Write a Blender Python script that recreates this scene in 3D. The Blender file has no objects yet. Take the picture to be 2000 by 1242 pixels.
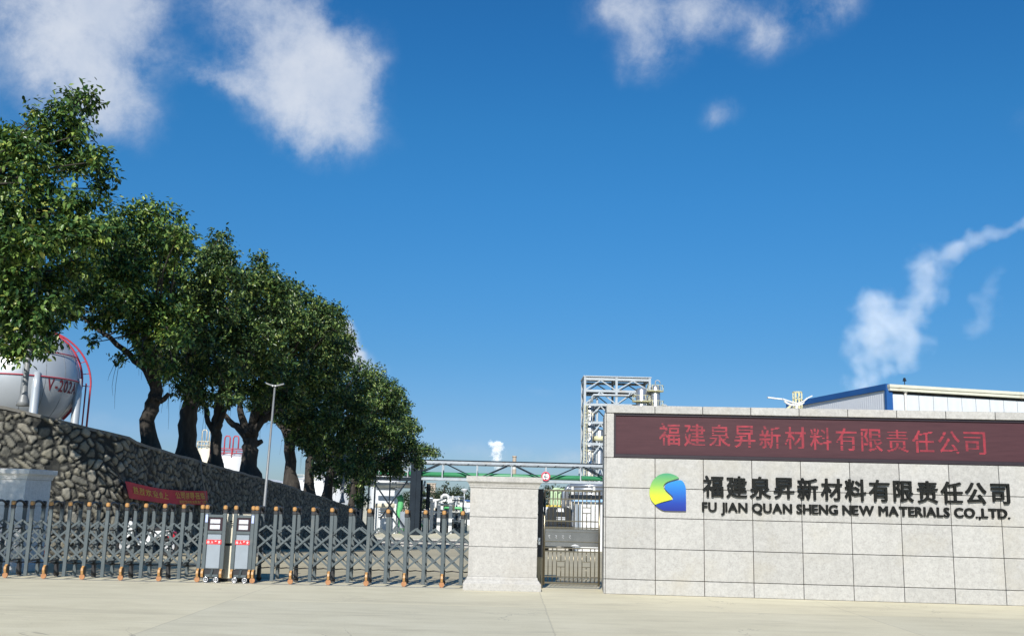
import bpy, bmesh, math, random
import numpy as np
from mathutils import Vector, Matrix
R = math.radians
random.seed(7)
SC = bpy.context.scene
C = SC.collection

# ------------------------------------------------------------------ camera
F, H = 1950.0, 1.7                      # focal length in px of a 2000 px wide frame, eye height
PITCH, ROLL = math.atan(359 / 1950.0), R(1.37)
cam = bpy.data.cameras.new("camera")
cam.sensor_width = 36.0
cam.lens = F / 2000 * 36
cam.clip_end = 6000
camo = bpy.data.objects.new("camera", cam)
C.objects.link(camo)
CM = Matrix.Rotation(math.pi / 2 + PITCH, 3, 'X') @ Matrix.Rotation(ROLL, 3, 'Z')
camo.matrix_world = Matrix.Translation((0, 0, H)) @ CM.to_4x4()
SC.camera = camo

def ray(px, py):
    return CM @ Vector(((px - 1000) / F, (621 - py) / F, -1.0))
def at(px, py, Y):                      # point of the place at depth Y seen in that direction
    d = ray(px, py)
    return d * (Y / d.y) + Vector((0, 0, H))
def gnd(px, py, z=0.0):
    d = ray(px, py)
    return d * ((z - H) / d.z) + Vector((0, 0, H))
def onplane(o, ang, px, py):            # (s, z) on the upright plane through o heading ang
    d = ray(px, py)
    n = Vector((-math.sin(ang), math.cos(ang), 0))
    p = d * (n.dot(o - Vector((0, 0, H))) / n.dot(d)) + Vector((0, 0, H)) - o
    return p.x * math.cos(ang) + p.y * math.sin(ang), p.z

# ------------------------------------------------------------------ light
SC.cycles.volume_bounces = 3
SUN_EL, SUN_AZ = R(33), R(9)            # behind the camera, a little to its left
SC.view_settings.view_transform = 'Standard'
SC.view_settings.look = 'None'
SC.view_settings.exposure = 0.54
SC.view_settings.gamma = 1.0
sl = bpy.data.lights.new("sun", 'SUN')
sl.energy = 4.2
sl.angle = R(0.53)
sl.color = (1.0, 0.955, 0.89)
so = bpy.data.objects.new("sun", sl)
C.objects.link(so)
sdir = Vector((-math.sin(SUN_AZ) * math.cos(SUN_EL), -math.cos(SUN_AZ) * math.cos(SUN_EL), math.sin(SUN_EL)))
so.rotation_euler = sdir.to_track_quat('Z', 'Y').to_euler()
so.location = sdir * 60

W = bpy.data.worlds.new("World")
SC.world = W
W.use_nodes = True
wt = W.node_tree
wt.nodes.clear()
def wn(t, **k):
    n = wt.nodes.new(t)
    for a, b in k.items(): setattr(n, a, b)
    return n
def wl(a, b): wt.links.new(a, b)
def wmath(op, a, b=None, clamp=False):
    n = wn('ShaderNodeMath', operation=op, use_clamp=clamp)
    for i, v in enumerate((a, b)):
        if v is None: continue
        if isinstance(v, (int, float)): n.inputs[i].default_value = v
        else: wl(v, n.inputs[i])
    return n.outputs[0]
sky = wn('ShaderNodeTexSky', sky_type='NISHITA', sun_disc=False, sun_elevation=SUN_EL,
         sun_rotation=math.pi + SUN_AZ, air_density=1.0, dust_density=0.3, ozone_density=3.0, altitude=0)
hs = wn('ShaderNodeHueSaturation')
hs.inputs['Hue'].default_value = 0.5
hs.inputs['Saturation'].default_value = 1.25
hs.inputs['Value'].default_value = 1.0
wl(sky.outputs[0], hs.inputs['Color'])
# the haze-free blue of the day: trims the yellow the model puts near the horizon
tc0 = wn('ShaderNodeTexCoord'); sz = wn('ShaderNodeSeparateXYZ'); wl(tc0.outputs['Generated'], sz.inputs[0])
cr = wn('ShaderNodeValToRGB')
STOPS = [(0.0, (0.389, 0.522, 0.816)), (0.055, (0.389, 0.522, 0.816)), (0.09, (0.391, 0.543, 0.764)), (0.141, (0.381, 0.6, 0.776)), (0.217, (0.405, 0.714, 0.868)), (0.291, (0.413, 0.806, 0.952)), (0.362, (0.412, 0.862, 0.998)), (0.446, (0.387, 0.852, 1.026))]
while len(cr.color_ramp.elements) < len(STOPS): cr.color_ramp.elements.new(.5)
for e, (p, c) in zip(cr.color_ramp.elements, STOPS): e.position = p; e.color = (*c, 1)
wl(sz.outputs['Z'], cr.inputs[0])
sm = wn('ShaderNodeMix', data_type='RGBA', blend_type='MULTIPLY'); sm.inputs[0].default_value = 1.0
wl(hs.outputs[0], sm.inputs[6]); wl(cr.outputs[0], sm.inputs[7])
tc = wn('ShaderNodeTexCoord')
DIR = tc.outputs['Generated']
# warp the direction a little so that cloud edges curl and fray
nz = wn('ShaderNodeTexNoise')
nz.inputs['Scale'].default_value = 9.0
nz.inputs['Detail'].default_value = 8.0
nz.inputs['Roughness'].default_value = 0.58
wl(DIR, nz.inputs['Vector'])
vs = wn('ShaderNodeVectorMath', operation='SUBTRACT')
wl(nz.outputs['Color'], vs.inputs[0]); vs.inputs[1].default_value = (.5, .5, .5)
vsc = wn('ShaderNodeVectorMath', operation='SCALE')
wl(vs.outputs[0], vsc.inputs[0]); vsc.inputs['Scale'].default_value = 0.055
va = wn('ShaderNodeVectorMath', operation='ADD')
wl(DIR, va.inputs[0]); wl(vsc.outputs[0], va.inputs[1])
WD = va.outputs[0]
def blob(px, py, rx, ry, ang=0.0, amp=1.0):
    """one soft lobe of a cloud: a centre direction and two angular radii"""
    c = ray(px, py).normalized()
    rt = c.cross(Vector((0, 0, 1))).normalized(); up = rt.cross(c)
    ca, sa = math.cos(R(ang)), math.sin(R(ang))
    u = rt * ca + up * sa; v = -rt * sa + up * ca
    s = wn('ShaderNodeVectorMath', operation='SUBTRACT')
    wl(WD, s.inputs[0]); s.inputs[1].default_value = c
    d1 = wn('ShaderNodeVectorMath', operation='DOT_PRODUCT'); wl(s.outputs[0], d1.inputs[0]); d1.inputs[1].default_value = u * (F / rx)
    d2 = wn('ShaderNodeVectorMath', operation='DOT_PRODUCT'); wl(s.outputs[0], d2.inputs[0]); d2.inputs[1].default_value = v * (F / ry)
    q = wmath('ADD', wmath('MULTIPLY', d1.outputs['Value'], d1.outputs['Value']), wmath('MULTIPLY', d2.outputs['Value'], d2.outputs['Value']))
    e = wmath('EXPONENT', wmath('MULTIPLY', q, -1.0))
    return wmath('MULTIPLY', e, amp)
LOBES = [(120, -10, 130, 130, 0, .95), (210, 90, 95, 120, 0, .95), (160, 170, 90, 80, 0, .75), (235, 225, 70, 60, -30, .62), (255, 20, 60, 90, 0, .6), (60, 50, 60, 70, 0, .35),
         (480, 10, 90, 80, -35, .95), (570, 80, 110, 80, -35, 1.0), (640, 130, 90, 90, -50, 1.0), (560, 190, 130, 65, -20, 1.0),
         (430, 160, 75, 26, -16, .8), (640, 235, 90, 55, 0, .85), (700, 190, 40, 70, 0, .6), (575, 275, 70, 35, -20, .55), (620, 10, 40, 40, 0, .45), (755, 150, 25, 35, 0, .2),
         (1290, 15, 130, 60, 0, .95), (1250, 80, 60, 60, -40, .62), (1390, 35, 70, 55, 30, .75), (1270, 130, 60, 45, 0, .62), (1190, 10, 50, 40, 0, .6),
         (1490, 70, 45, 55, 0, .62), (1570, 20, 90, 45, 35, .68), (1650, 10, 50, 40, 30, .62), (1405, 232, 36, 28, 0, .72),
         (1210, 150, 14, 40, 0, .15), (1100, -120, 300, 60, 0, .5), (-150, 60, 120, 160, 0, .6), (697, 690, 24, 46, 20, 2.2), (680, 650, 26, 24, 0, 1.6), (735, 725, 26, 18, 0, .7),
         (2150, 200, 120, 60, 10, .6), (2350, 90, 180, 90, 0, .8), (-500, 150, 240, 110, 0, .9), (1060, 760, 70, 14, 0, .3), (950, 880, 300, 26, 0, .45), (200, 830, 160, 24, 0, .5), (1090, 885, 90, 16, 0, .3)]
acc = None
for b in LOBES:
    e = blob(*b)
    acc = e if acc is None else wmath('ADD', acc, e)
fn = wn('ShaderNodeTexNoise')
fn.inputs['Scale'].default_value = 19.0; fn.inputs['Detail'].default_value = 12.0; fn.inputs['Roughness'].default_value = 0.64
fn.inputs['Distortion'].default_value = 0.15
wl(DIR, fn.inputs['Vector'])
dens = wmath('ADD', wmath('MULTIPLY', acc, 1.0), wmath('MULTIPLY', wmath('SUBTRACT', fn.outputs['Fac'], 0.52), wmath('MULTIPLY', wmath('MINIMUM', acc, 0.9), 3.4)))
mr = wn('ShaderNodeMapRange', interpolation_type='SMOOTHSTEP')
mr.inputs['From Min'].default_value = 0.10; mr.inputs['From Max'].default_value = 2.0
mr.inputs['To Min'].default_value = 0.0; mr.inputs['To Max'].default_value = 0.82
wl(dens, mr.inputs['Value'])
mix = wn('ShaderNodeMix', data_type='RGBA')
wl(mr.outputs[0], mix.inputs[0])
wl(sm.outputs[2], mix.inputs[6])
f2 = wn('ShaderNodeTexNoise'); f2.inputs['Scale'].default_value = 11.0; f2.inputs['Detail'].default_value = 9.0; f2.inputs['Roughness'].default_value = 0.6
wl(DIR, f2.inputs['Vector'])
cc = wn('ShaderNodeValToRGB'); cc.color_ramp.elements[0].position = .34; cc.color_ramp.elements[1].position = .66
cc.color_ramp.elements[0].color = (5.1, 5.75, 6.9, 1); cc.color_ramp.elements[1].color = (7.1, 7.4, 7.9, 1)
wl(f2.outputs['Fac'], cc.inputs[0]); wl(cc.outputs[0], mix.inputs[7])
bg = wn('ShaderNodeBackground')
bg.inputs['Strength'].default_value = 0.0785
wl(mix.outputs[2], bg.inputs['Color'])
wo = wn('ShaderNodeOutputWorld')
wl(bg.outputs[0], wo.inputs['Surface'])

# ------------------------------------------------------------------ materials
def nodes(name):
    m = bpy.data.materials.new(name); m.use_nodes = True
    nt = m.node_tree
    return m, nt, nt.nodes['Principled BSDF']
def ramp(nt, fac, stops):
    r = nt.nodes.new('ShaderNodeValToRGB')
    while len(r.color_ramp.elements) < len(stops): r.color_ramp.elements.new(0.5)
    for e, (p, c) in zip(r.color_ramp.elements, stops):
        e.position = p; e.color = (*c, 1)
    nt.links.new(fac, r.inputs[0])
    return r.outputs[0]
def noise(nt, scale, detail=6, rough=.6, vec=None, stretch=None, dist=0.0):
    n = nt.nodes.new('ShaderNodeTexNoise')
    n.inputs['Scale'].default_value = scale; n.inputs['Detail'].default_value = detail
    n.inputs['Roughness'].default_value = rough; n.inputs['Distortion'].default_value = dist
    if vec is None:
        t = nt.nodes.new('ShaderNodeTexCoord'); vec = t.outputs['Object']
    if stretch:
        mp = nt.nodes.new('ShaderNodeMapping'); mp.inputs['Scale'].default_value = stretch
        nt.links.new(vec, mp.inputs['Vector']); vec = mp.outputs[0]
    nt.links.new(vec, n.inputs['Vector'])
    return n.outputs['Fac']
def bump(nt, bs, fac, strength, dist=0.01):
    b = nt.nodes.new('ShaderNodeBump')
    b.inputs['Strength'].default_value = strength; b.inputs['Distance'].default_value = dist
    nt.links.new(fac, b.inputs['Height']); nt.links.new(b.outputs[0], bs.inputs['Normal'])
def mixc(nt, fac, a, b, mode='MIX'):
    m = nt.nodes.new('ShaderNodeMix'); m.data_type = 'RGBA'; m.blend_type = mode
    for i, v in ((0, fac), (6, a), (7, b)):
        if isinstance(v, (int, float)): m.inputs[i].default_value = v
        elif isinstance(v, tuple): m.inputs[i].default_value = (*v, 1)
        else: nt.links.new(v, m.inputs[i])
    return m.outputs[2]
def plain(name, col, rough=.5, metal=0.0, var=.12, scale=6.0, dirt=None, spec=None):
    """paint, steel or plastic with a little uneven wear"""
    m, nt, bs = nodes(name)
    a = tuple(max(0, c * (1 - var)) for c in col); b = tuple(min(1, c * (1 + var)) for c in col)
    f = noise(nt, scale, 7, .65)
    c = ramp(nt, f, [(.3, a), (.7, b)])
    if dirt:
        g = noise(nt, scale * .45, 8, .7)
        g2 = ramp(nt, g, [(.55, (0, 0, 0)), (.72, (1, 1, 1))])
        c = mixc(nt, g2, c, dirt)
    nt.links.new(c, bs.inputs['Base Color'])
    bs.inputs['Roughness'].default_value = rough; bs.inputs['Metallic'].default_value = metal
    if spec is not None: bs.inputs['Specular IOR Level'].default_value = spec
    return m

def m_granite(name, base, dark, stain):
    m, nt, bs = nodes(name)
    f1 = noise(nt, 30, 4, .8); f2 = noise(nt, 13, 4, .7); f3 = noise(nt, 1.1, 6, .6)
    vo = nt.nodes.new('ShaderNodeTexVoronoi'); vo.inputs['Scale'].default_value = 1.03
    c = ramp(nt, f1, [(.36, dark), (.5, base), (.68, tuple(min(1, v * 1.14) for v in base))])
    c = mixc(nt, .5, c, ramp(nt, f2, [(.36, tuple(v * .78 for v in base)), (.64, tuple(min(1, v * 1.16) for v in base))]))
    st = ramp(nt, f3, [(.52, (0, 0, 0)), (.78, (.55, .55, .55))])
    c = mixc(nt, st, c, stain)
    sk = noise(nt, 1.6, 6, .65, None, (2.6, 2.6, .16))
    c = mixc(nt, ramp(nt, sk, [(.54, (0, 0, 0)), (.74, (.34, .34, .34))]), c, dark)
    # a per-panel tint stored on the mesh
    at_ = nt.nodes.new('ShaderNodeAttribute'); at_.attribute_name = 'tint'
    tr = ramp(nt, at_.outputs['Fac'], [(0, (.9, .9, .9)), (1, (1, 1, 1))])
    c = mixc(nt, 1.0, c, tr, 'MULTIPLY')
    nt.links.new(c, bs.inputs['Base Color'])
    bs.inputs['Roughness'].default_value = .62
    bump(nt, bs, f1, .12, .004)
    return m

def m_concrete(name='apron_concrete', tone=(1, 1, 1)):
    m, nt, bs = nodes(name)
    t = nt.nodes.new('ShaderNodeTexCoord'); o = t.outputs['Object']
    a = noise(nt, .35, 9, .62, o, (1, .55, 1)); b = noise(nt, 2.2, 8, .7, o, (.35, 1.0, 1)); g = noise(nt, 34, 4, .8, o)
    c = ramp(nt, a, [(.32, (.40,.375,.275)), (.5, (.47,.445,.335)), (.7, (.53,.505,.395))])
    c2 = ramp(nt, b, [(.34, (.34,.315,.235)), (.52, (.475,.45,.34)), (.72, (.56,.54,.44))])
    c = mixc(nt, .5, c, c2)
    c = mixc(nt, .3, c, ramp(nt, g, [(.35, (.37,.35,.27)), (.65, (.55,.53,.42))]))
    # pale dried patches and dark scuffs
    p = noise(nt, .9, 7, .66, o, (.5, 1.3, 1), .6)
    c = mixc(nt, ramp(nt, p, [(.62, (0, 0, 0)), (.72, (.4, .4, .4))]), c, (.62,.60,.50))
    d = noise(nt, .55, 9, .72, o, (.3, 1.6, 1), 1.0)
    c = mixc(nt, ramp(nt, d, [(.54, (0, 0, 0)), (.72, (.62, .62, .62))]), c, (.30,.28,.215))
    # hairline cracks: thin level sets of warped noise, broken up by a mask
    n1 = noise(nt, .22, 7, .6, o, None, 1.2)
    s1 = nt.nodes.new('ShaderNodeMath'); s1.operation = 'SUBTRACT'; nt.links.new(n1, s1.inputs[0]); s1.inputs[1].default_value = .5
    s2 = nt.nodes.new('ShaderNodeMath'); s2.operation = 'ABSOLUTE'; nt.links.new(s1.outputs[0], s2.inputs[0])
    ln = ramp(nt, s2.outputs[0], [(0, (1, 1, 1)), (.0016, (0, 0, 0))])
    msk = ramp(nt, noise(nt, .3, 3, .5, o), [(.5, (0, 0, 0)), (.6, (.75, .75, .75))])
    c = mixc(nt, mixc(nt, 1.0, ln, msk, 'MULTIPLY'), c, (.16, .15, .13))
    # cast slabs: each bay a little different, thin dark joints between
    sp = nt.nodes.new('ShaderNodeSeparateXYZ'); nt.links.new(o, sp.inputs[0])
    def mt(op, a, b=0.0):
        n = nt.nodes.new('ShaderNodeMath'); n.operation = op
        for i, v in enumerate((a, b)):
            if isinstance(v, (int, float)): n.inputs[i].default_value = v
            else: nt.links.new(v, n.inputs[i])
        return n.outputs[0]
    wob = mt('MULTIPLY', mt('SUBTRACT', noise(nt, 2.5, 4, .6, o), .5), .05)
    bx = mt('DIVIDE', mt('ADD', mt('SUBTRACT', sp.outputs['X'], .66), wob), 5.2); by = mt('DIVIDE', mt('ADD', mt('SUBTRACT', sp.outputs['Y'], 17.0), wob), 7.5)
    cb = nt.nodes.new('ShaderNodeCombineXYZ'); nt.links.new(mt('FLOOR', bx), cb.inputs[0]); nt.links.new(mt('FLOOR', by), cb.inputs[1])
    wnz = nt.nodes.new('ShaderNodeTexWhiteNoise'); nt.links.new(cb.outputs[0], wnz.inputs['Vector'])
    c = mixc(nt, 1.0, c, ramp(nt, wnz.outputs['Value'], [(0, (.90, .905, .91)), (.5, (1.0, .985, .95)), (1, (1.05, 1.05, 1.04))]), 'MULTIPLY')
    for b, w_ in ((bx, .0022), (by, .0022)):
        e = mt('ABSOLUTE', mt('SUBTRACT', mt('FRACT', mt('ADD', b, .5)), .5))
        c = mixc(nt, mt('MULTIPLY', mt('LESS_THAN', e, w_), .3), c, (.17, .16, .135))
    c = mixc(nt, 1.0, c, tone, 'MULTIPLY')
    nt.links.new(c, bs.inputs['Base Color'])
    bs.inputs['Roughness'].default_value = .8
    bump(nt, bs, g, .25, .004)
    return m

def m_asphalt():
    m, nt, bs = nodes('asphalt')
    g = noise(nt, 20, 5, .8); a = noise(nt, .25, 6, .6)
    c = mixc(nt, .5, ramp(nt, g, [(.3, (.05, .05, .052)), (.7, (.10, .10, .10))]), ramp(nt, a, [(.3, (.06, .06, .06)), (.7, (.12, .118, .11))]))
    nt.links.new(c, bs.inputs['Base Color']); bs.inputs['Roughness'].default_value = .85
    return m

def m_stone():
    m, nt, bs = nodes('rubble_stone')
    a1 = nt.nodes.new('ShaderNodeAttribute'); a1.attribute_name = 'cell'
    a2 = nt.nodes.new('ShaderNodeAttribute'); a2.attribute_name = 'joint'
    n1 = noise(nt, 9, 7, .7); n2 = noise(nt, 30, 5, .7)
    c = ramp(nt, a1.outputs['Fac'], [(0, (.06, .06, .054)), (.3, (.125, .123, .105)), (.55, (.175, .17, .14)), (.8, (.26, .238, .175)), (1, (.36, .34, .285))])
    c = mixc(nt, .45, c, ramp(nt, n1, [(.3, (.05, .05, .042)), (.7, (.30, .28, .22))]))
    j = ramp(nt, n2, [(.3, (.012, .013, .012)), (.7, (.035, .036, .032))])
    c = mixc(nt, a2.outputs['Fac'], j, c)
    nt.links.new(c, bs.inputs['Base Color']); bs.inputs['Roughness'].default_value = .9
    bump(nt, bs, noise(nt, 16, 8, .75), .8, .035)
    return m

def m_leaf(name, stops, rough=.30, trans=.12):
    m, nt, bs = nodes(name)
    geo = nt.nodes.new('ShaderNodeNewGeometry')
    c = ramp(nt, geo.outputs['Random Per Island'], stops)
    c = mixc(nt, 1.0, c, ramp(nt, noise(nt, .9, 3, .6), [(.35, (.72, .78, .9)), (.55, (1, 1, 1)), (.72, (1.7, 1.45, 1.1))]), 'MULTIPLY')
    nt.links.new(c, bs.inputs['Base Color']); bs.inputs['Roughness'].default_value = rough
    bs.inputs['Specular IOR Level'].default_value = .32
    tb = nt.nodes.new('ShaderNodeBsdfTranslucent')
    c2 = mixc(nt, 1.0, c, (1.25, 1.35, .55), 'MULTIPLY'); nt.links.new(c2, tb.inputs['Color'])
    mx = nt.nodes.new('ShaderNodeMixShader'); mx.inputs[0].default_value = trans
    nt.links.new(bs.outputs[0], mx.inputs[1]); nt.links.new(tb.outputs[0], mx.inputs[2])
    nt.links.new(mx.outputs[0], nt.nodes['Material Output'].inputs['Surface'])
    return m

def m_bark():
    m, nt, bs = nodes('fig_bark')
    n1 = noise(nt, 5, 8, .7, None, (1, 1, .22)); n2 = noise(nt, 22, 6, .7, None, (1, 1, .4))
    c = ramp(nt, n1, [(.3, (.018, .016, .013)), (.55, (.042, .036, .029)), (.75, (.085, .074, .06))])
    nt.links.new(c, bs.inputs['Base Color']); bs.inputs['Roughness'].default_value = .9
    bump(nt, bs, n2, .7, .03)
    return m

def m_gradient(name, stops, z0, z1, rough=.35):
    """paint whose own colour runs from z0 to z1 of the object"""
    m, nt, bs = nodes(name)
    t = nt.nodes.new('ShaderNodeTexCoord'); sx = nt.nodes.new('ShaderNodeSeparateXYZ'); nt.links.new(t.outputs['Object'], sx.inputs[0])
    mp = nt.nodes.new('ShaderNodeMapRange'); mp.inputs['From Min'].default_value = z0; mp.inputs['From Max'].default_value = z1
    nt.links.new(sx.outputs['Z'], mp.inputs['Value'])
    nt.links.new(ramp(nt, mp.outputs[0], stops), bs.inputs['Base Color']); bs.inputs['Roughness'].default_value = rough
    return m

def m_led_screen():
    m, nt, bs = nodes('led_screen_face')
    t = nt.nodes.new('ShaderNodeTexCoord'); sx = nt.nodes.new('ShaderNodeSeparateXYZ'); nt.links.new(t.outputs['Object'], sx.inputs[0])
    w = nt.nodes.new('ShaderNodeTexWave'); w.wave_type = 'BANDS'; w.bands_direction = 'Z'; w.inputs['Scale'].default_value = 13.0; w.inputs['Distortion'].default_value = .4
    nt.links.new(t.outputs['Object'], w.inputs['Vector'])
    f = noise(nt, 3.0, 6, .7, t.outputs['Object'], (.5, 1, 6))
    c = ramp(nt, f, [(.3, (.042, .016, .021)), (.7, (.068, .027, .033))])
    c = mixc(nt, .35, c, ramp(nt, w.outputs['Fac'], [(.2, (.034, .015, .019)), (.8, (.085, .038, .044))]))
    nt.links.new(c, bs.inputs['Base Color']); bs.inputs['Roughness'].default_value = .55; bs.inputs['Specular IOR Level'].default_value = .2
    return m

def m_led_lit():
    m, nt, bs = nodes('led_lit_dots')
    t = nt.nodes.new('ShaderNodeTexCoord')
    f = noise(nt, 7, 3, .6, t.outputs['Object'])
    s = ramp(nt, f, [(.33, (.20, .016, .03)), (.60, (.70, .045, .075))])
    bs.inputs['Base Color'].default_value = (.12, .012, .02, 1)
    nt.links.new(s, bs.inputs['Emission Color']); bs.inputs['Emission Strength'].default_value = .55
    return m

def m_sheet(name, col, rust=(.45, .30, .12), pitch=.9, axis='X', amount=.0):
    """profiled steel sheet cladding: rib shading from real bump, rust runs"""
    m, nt, bs = nodes(name)
    t = nt.nodes.new('ShaderNodeTexCoord')
    w = nt.nodes.new('ShaderNodeTexWave'); w.wave_type = 'BANDS'; w.bands_direction = axis; w.inputs['Scale'].default_value = 1 / pitch * .5
    nt.links.new(t.outputs['Object'], w.inputs['Vector'])
    f = noise(nt, 1.4, 8, .7, t.outputs['Object'], (3.0, 3.0, .18))
    c = ramp(nt, noise(nt, 2.5, 6, .6, t.outputs['Object']), [(.3, tuple(v * .93 for v in col)), (.7, col)])
    c = mixc(nt, ramp(nt, f, [(.66 - amount, (0, 0, 0)), (.80 - amount, (.75, .75, .75))]), c, rust)
    nt.links.new(c, bs.inputs['Base Color']); bs.inputs['Roughness'].default_value = .45
    bump(nt, bs, w.outputs['Fac'], .35, .03)
    return m

M = {}
M['granite'] = m_granite('pale_granite', (.385, .377, .353), (.27, .262, .238), (.36, .33, .26))
M['pier_granite'] = m_granite('pier_granite', (.40, .387, .36), (.25, .238, .213), (.34, .31, .255))
M['pale_pier'] = m_granite('pale_pier_stone', (.64, .63, .60), (.50, .49, .46), (.55, .52, .45))
M['concrete'] = m_concrete('apron_concrete', (1.30, 1.275, 1.23))
M['yard'] = m_concrete('yard_concrete', (.92, .86, .76))
M['asphalt'] = m_asphalt()
M['stone'] = m_stone()
M['bark'] = m_bark()
M['soil'] = plain('soil', (.10, .09, .06), .95, var=.4, scale=1.0)
M['joint'] = plain('dark_joint', (.05, .036, .028), .9)
M['gate_grey'] = plain('gate_grey_paint', (.075, .094, .10), .5, .15, .12, 5, (.13, .135, .125))
M['black'] = plain('black_plastic', (.018, .018, .02), .45)
M['rubber'] = plain('rubber', (.02, .02, .02), .8)
M['orange'] = plain('orange_plastic', (.40, .215, .075), .35, var=.15, scale=18)
M['orange_wheel'] = plain('orange_wheel', (.34, .155, .06), .5, var=.2, scale=20, dirt=(.3, .18, .1))
M['steel'] = plain('brushed_steel', (.20, .175, .125), .30, .85, .10, 8)
M['steel_panel'] = plain('panel_steel', (.25, .25, .245), .26, .9, .12, 3)
M['alu'] = plain('satin_aluminium', (.33, .37, .41), .34, .55, .07, 4)
M['silver_rim'] = plain('silver_rim', (.75, .75, .76), .25, .6)
M['red_plate'] = plain('red_plate', (.62, .03, .035), .4)
M['white'] = plain('white_paint', (.60, .61, .61), .5, var=.05)
M['white_dirty'] = plain('weathered_white_paint', (.52, .52, .49), .55, var=.1, dirt=(.5, .44, .34))
M['cream'] = plain('cream_paint', (.62, .58, .46), .5, var=.06)
M['display'] = plain('display_bezel', (.028, .012, .018), .3)
M['display_lit'] = plain('display_window', (.50, .51, .54), .25)
M['blue_plate'] = plain('pale_blue_plate', (.42, .48, .78), .4)
M['char'] = plain('black_lettering', (.010, .011, .010), .6, var=.3, spec=.12)
M['led'] = m_led_screen()
M['led_lit'] = m_led_lit()
M['led_frame'] = plain('led_frame', (.022, .014, .018), .35)
M['red_cloth'] = plain('red_cloth', (.48, .016, .03), .7, var=.18, scale=2.5)
M['yellow_print'] = plain('yellow_print', (.62, .40, .06), .7, var=.2, scale=14)
M['galv'] = plain('galvanised_steel', (.46, .47, .47), .45, .4, .12, 4)
M['pole_grey'] = plain('pole_grey', (.19, .20, .205), .5, .2, .15, 2)
M['struct_white'] = plain('pale_structural_steel', (.33, .365, .39), .5, .1, .14, .8, (.30, .27, .23))
M['struct_dark'] = plain('dark_structural_steel', (.013, .020, .028), .7, .0, .25, .6, spec=.15)
M['vessel'] = plain('vessel_cladding', (.42, .44, .46), .30, .75, .10, .8)
M['green_pipe'] = plain('green_pipe_paint', (.04, .22, .095), .45, var=.15, scale=.7)
M['light_green'] = plain('light_green_paint', (.10, .42, .16), .45, var=.1)
M['tank'] = plain('tank_silver_paint', (.44, .47, .49), .36, .25, .10, .22, (.30, .31, .31))
M['tank_red'] = plain('tank_red_paint', (.42, .045, .065), .5, var=.15)
M['sign_red'] = plain('sign_red', (.62, .06, .10), .5)
M['yellow'] = plain('yellow_paint', (.72, .50, .05), .5, var=.12)
M['pale_yellow'] = plain('pale_yellow_paint', (.56, .53, .32), .5, var=.1)
M['beige'] = plain('beige_lagging', (.58, .53, .42), .6, var=.12)
M['roof_blue'] = plain('roof_blue', (.012, .075, .25), .45, var=.12, scale=.5)
M['clad'] = m_sheet('white_sheet_cladding', (.56, .60, .64))
M['clad_grey'] = m_sheet('grey_sheet_cladding', (.60, .63, .66), axis='X', pitch=.5, amount=-.05)
M['eave'] = plain('rusty_eave', (.54, .54, .45), .5, var=.08, scale=1.0, dirt=(.33, .22, .11))
M['glass'] = plain('dark_glass', (.03, .04, .05), .08)
M['sky_glass'] = plain('windscreen', (.35, .40, .45), .08, .6)
M['truck_black'] = plain('black_truck_paint', (.02, .022, .024), .3)
M['scooter_red'] = plain('red_plastic', (.45, .02, .035), .35)
M['pink_board'] = plain('faded_pink_board', (.42, .25, .23), .7, var=.12)
M['brown_box'] = plain('brown_cardboard', (.28, .16, .08), .8)
M['chimney'] = plain('chimney_brown', (.36, .30, .24), .7)
M['leaf_near'] = m_leaf('fig_leaf_bright', [(0, (.013, .036, .013)), (.35, (.036, .088, .024)), (.7, (.13, .215, .048)), (.93, (.23, .32, .08)), (1, (.31, .32, .09))])
M['leaf_mid'] = m_leaf('fig_leaf', [(0, (.014, .036, .014)), (.5, (.044, .088, .026)), (.8, (.14, .21, .055)), (1, (.27, .33, .11))])
M['leaf_far'] = m_leaf('far_foliage', [(0, (.02, .036, .018)), (.6, (.04, .062, .03)), (1, (.075, .095, .045))], .6, .15)

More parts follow.
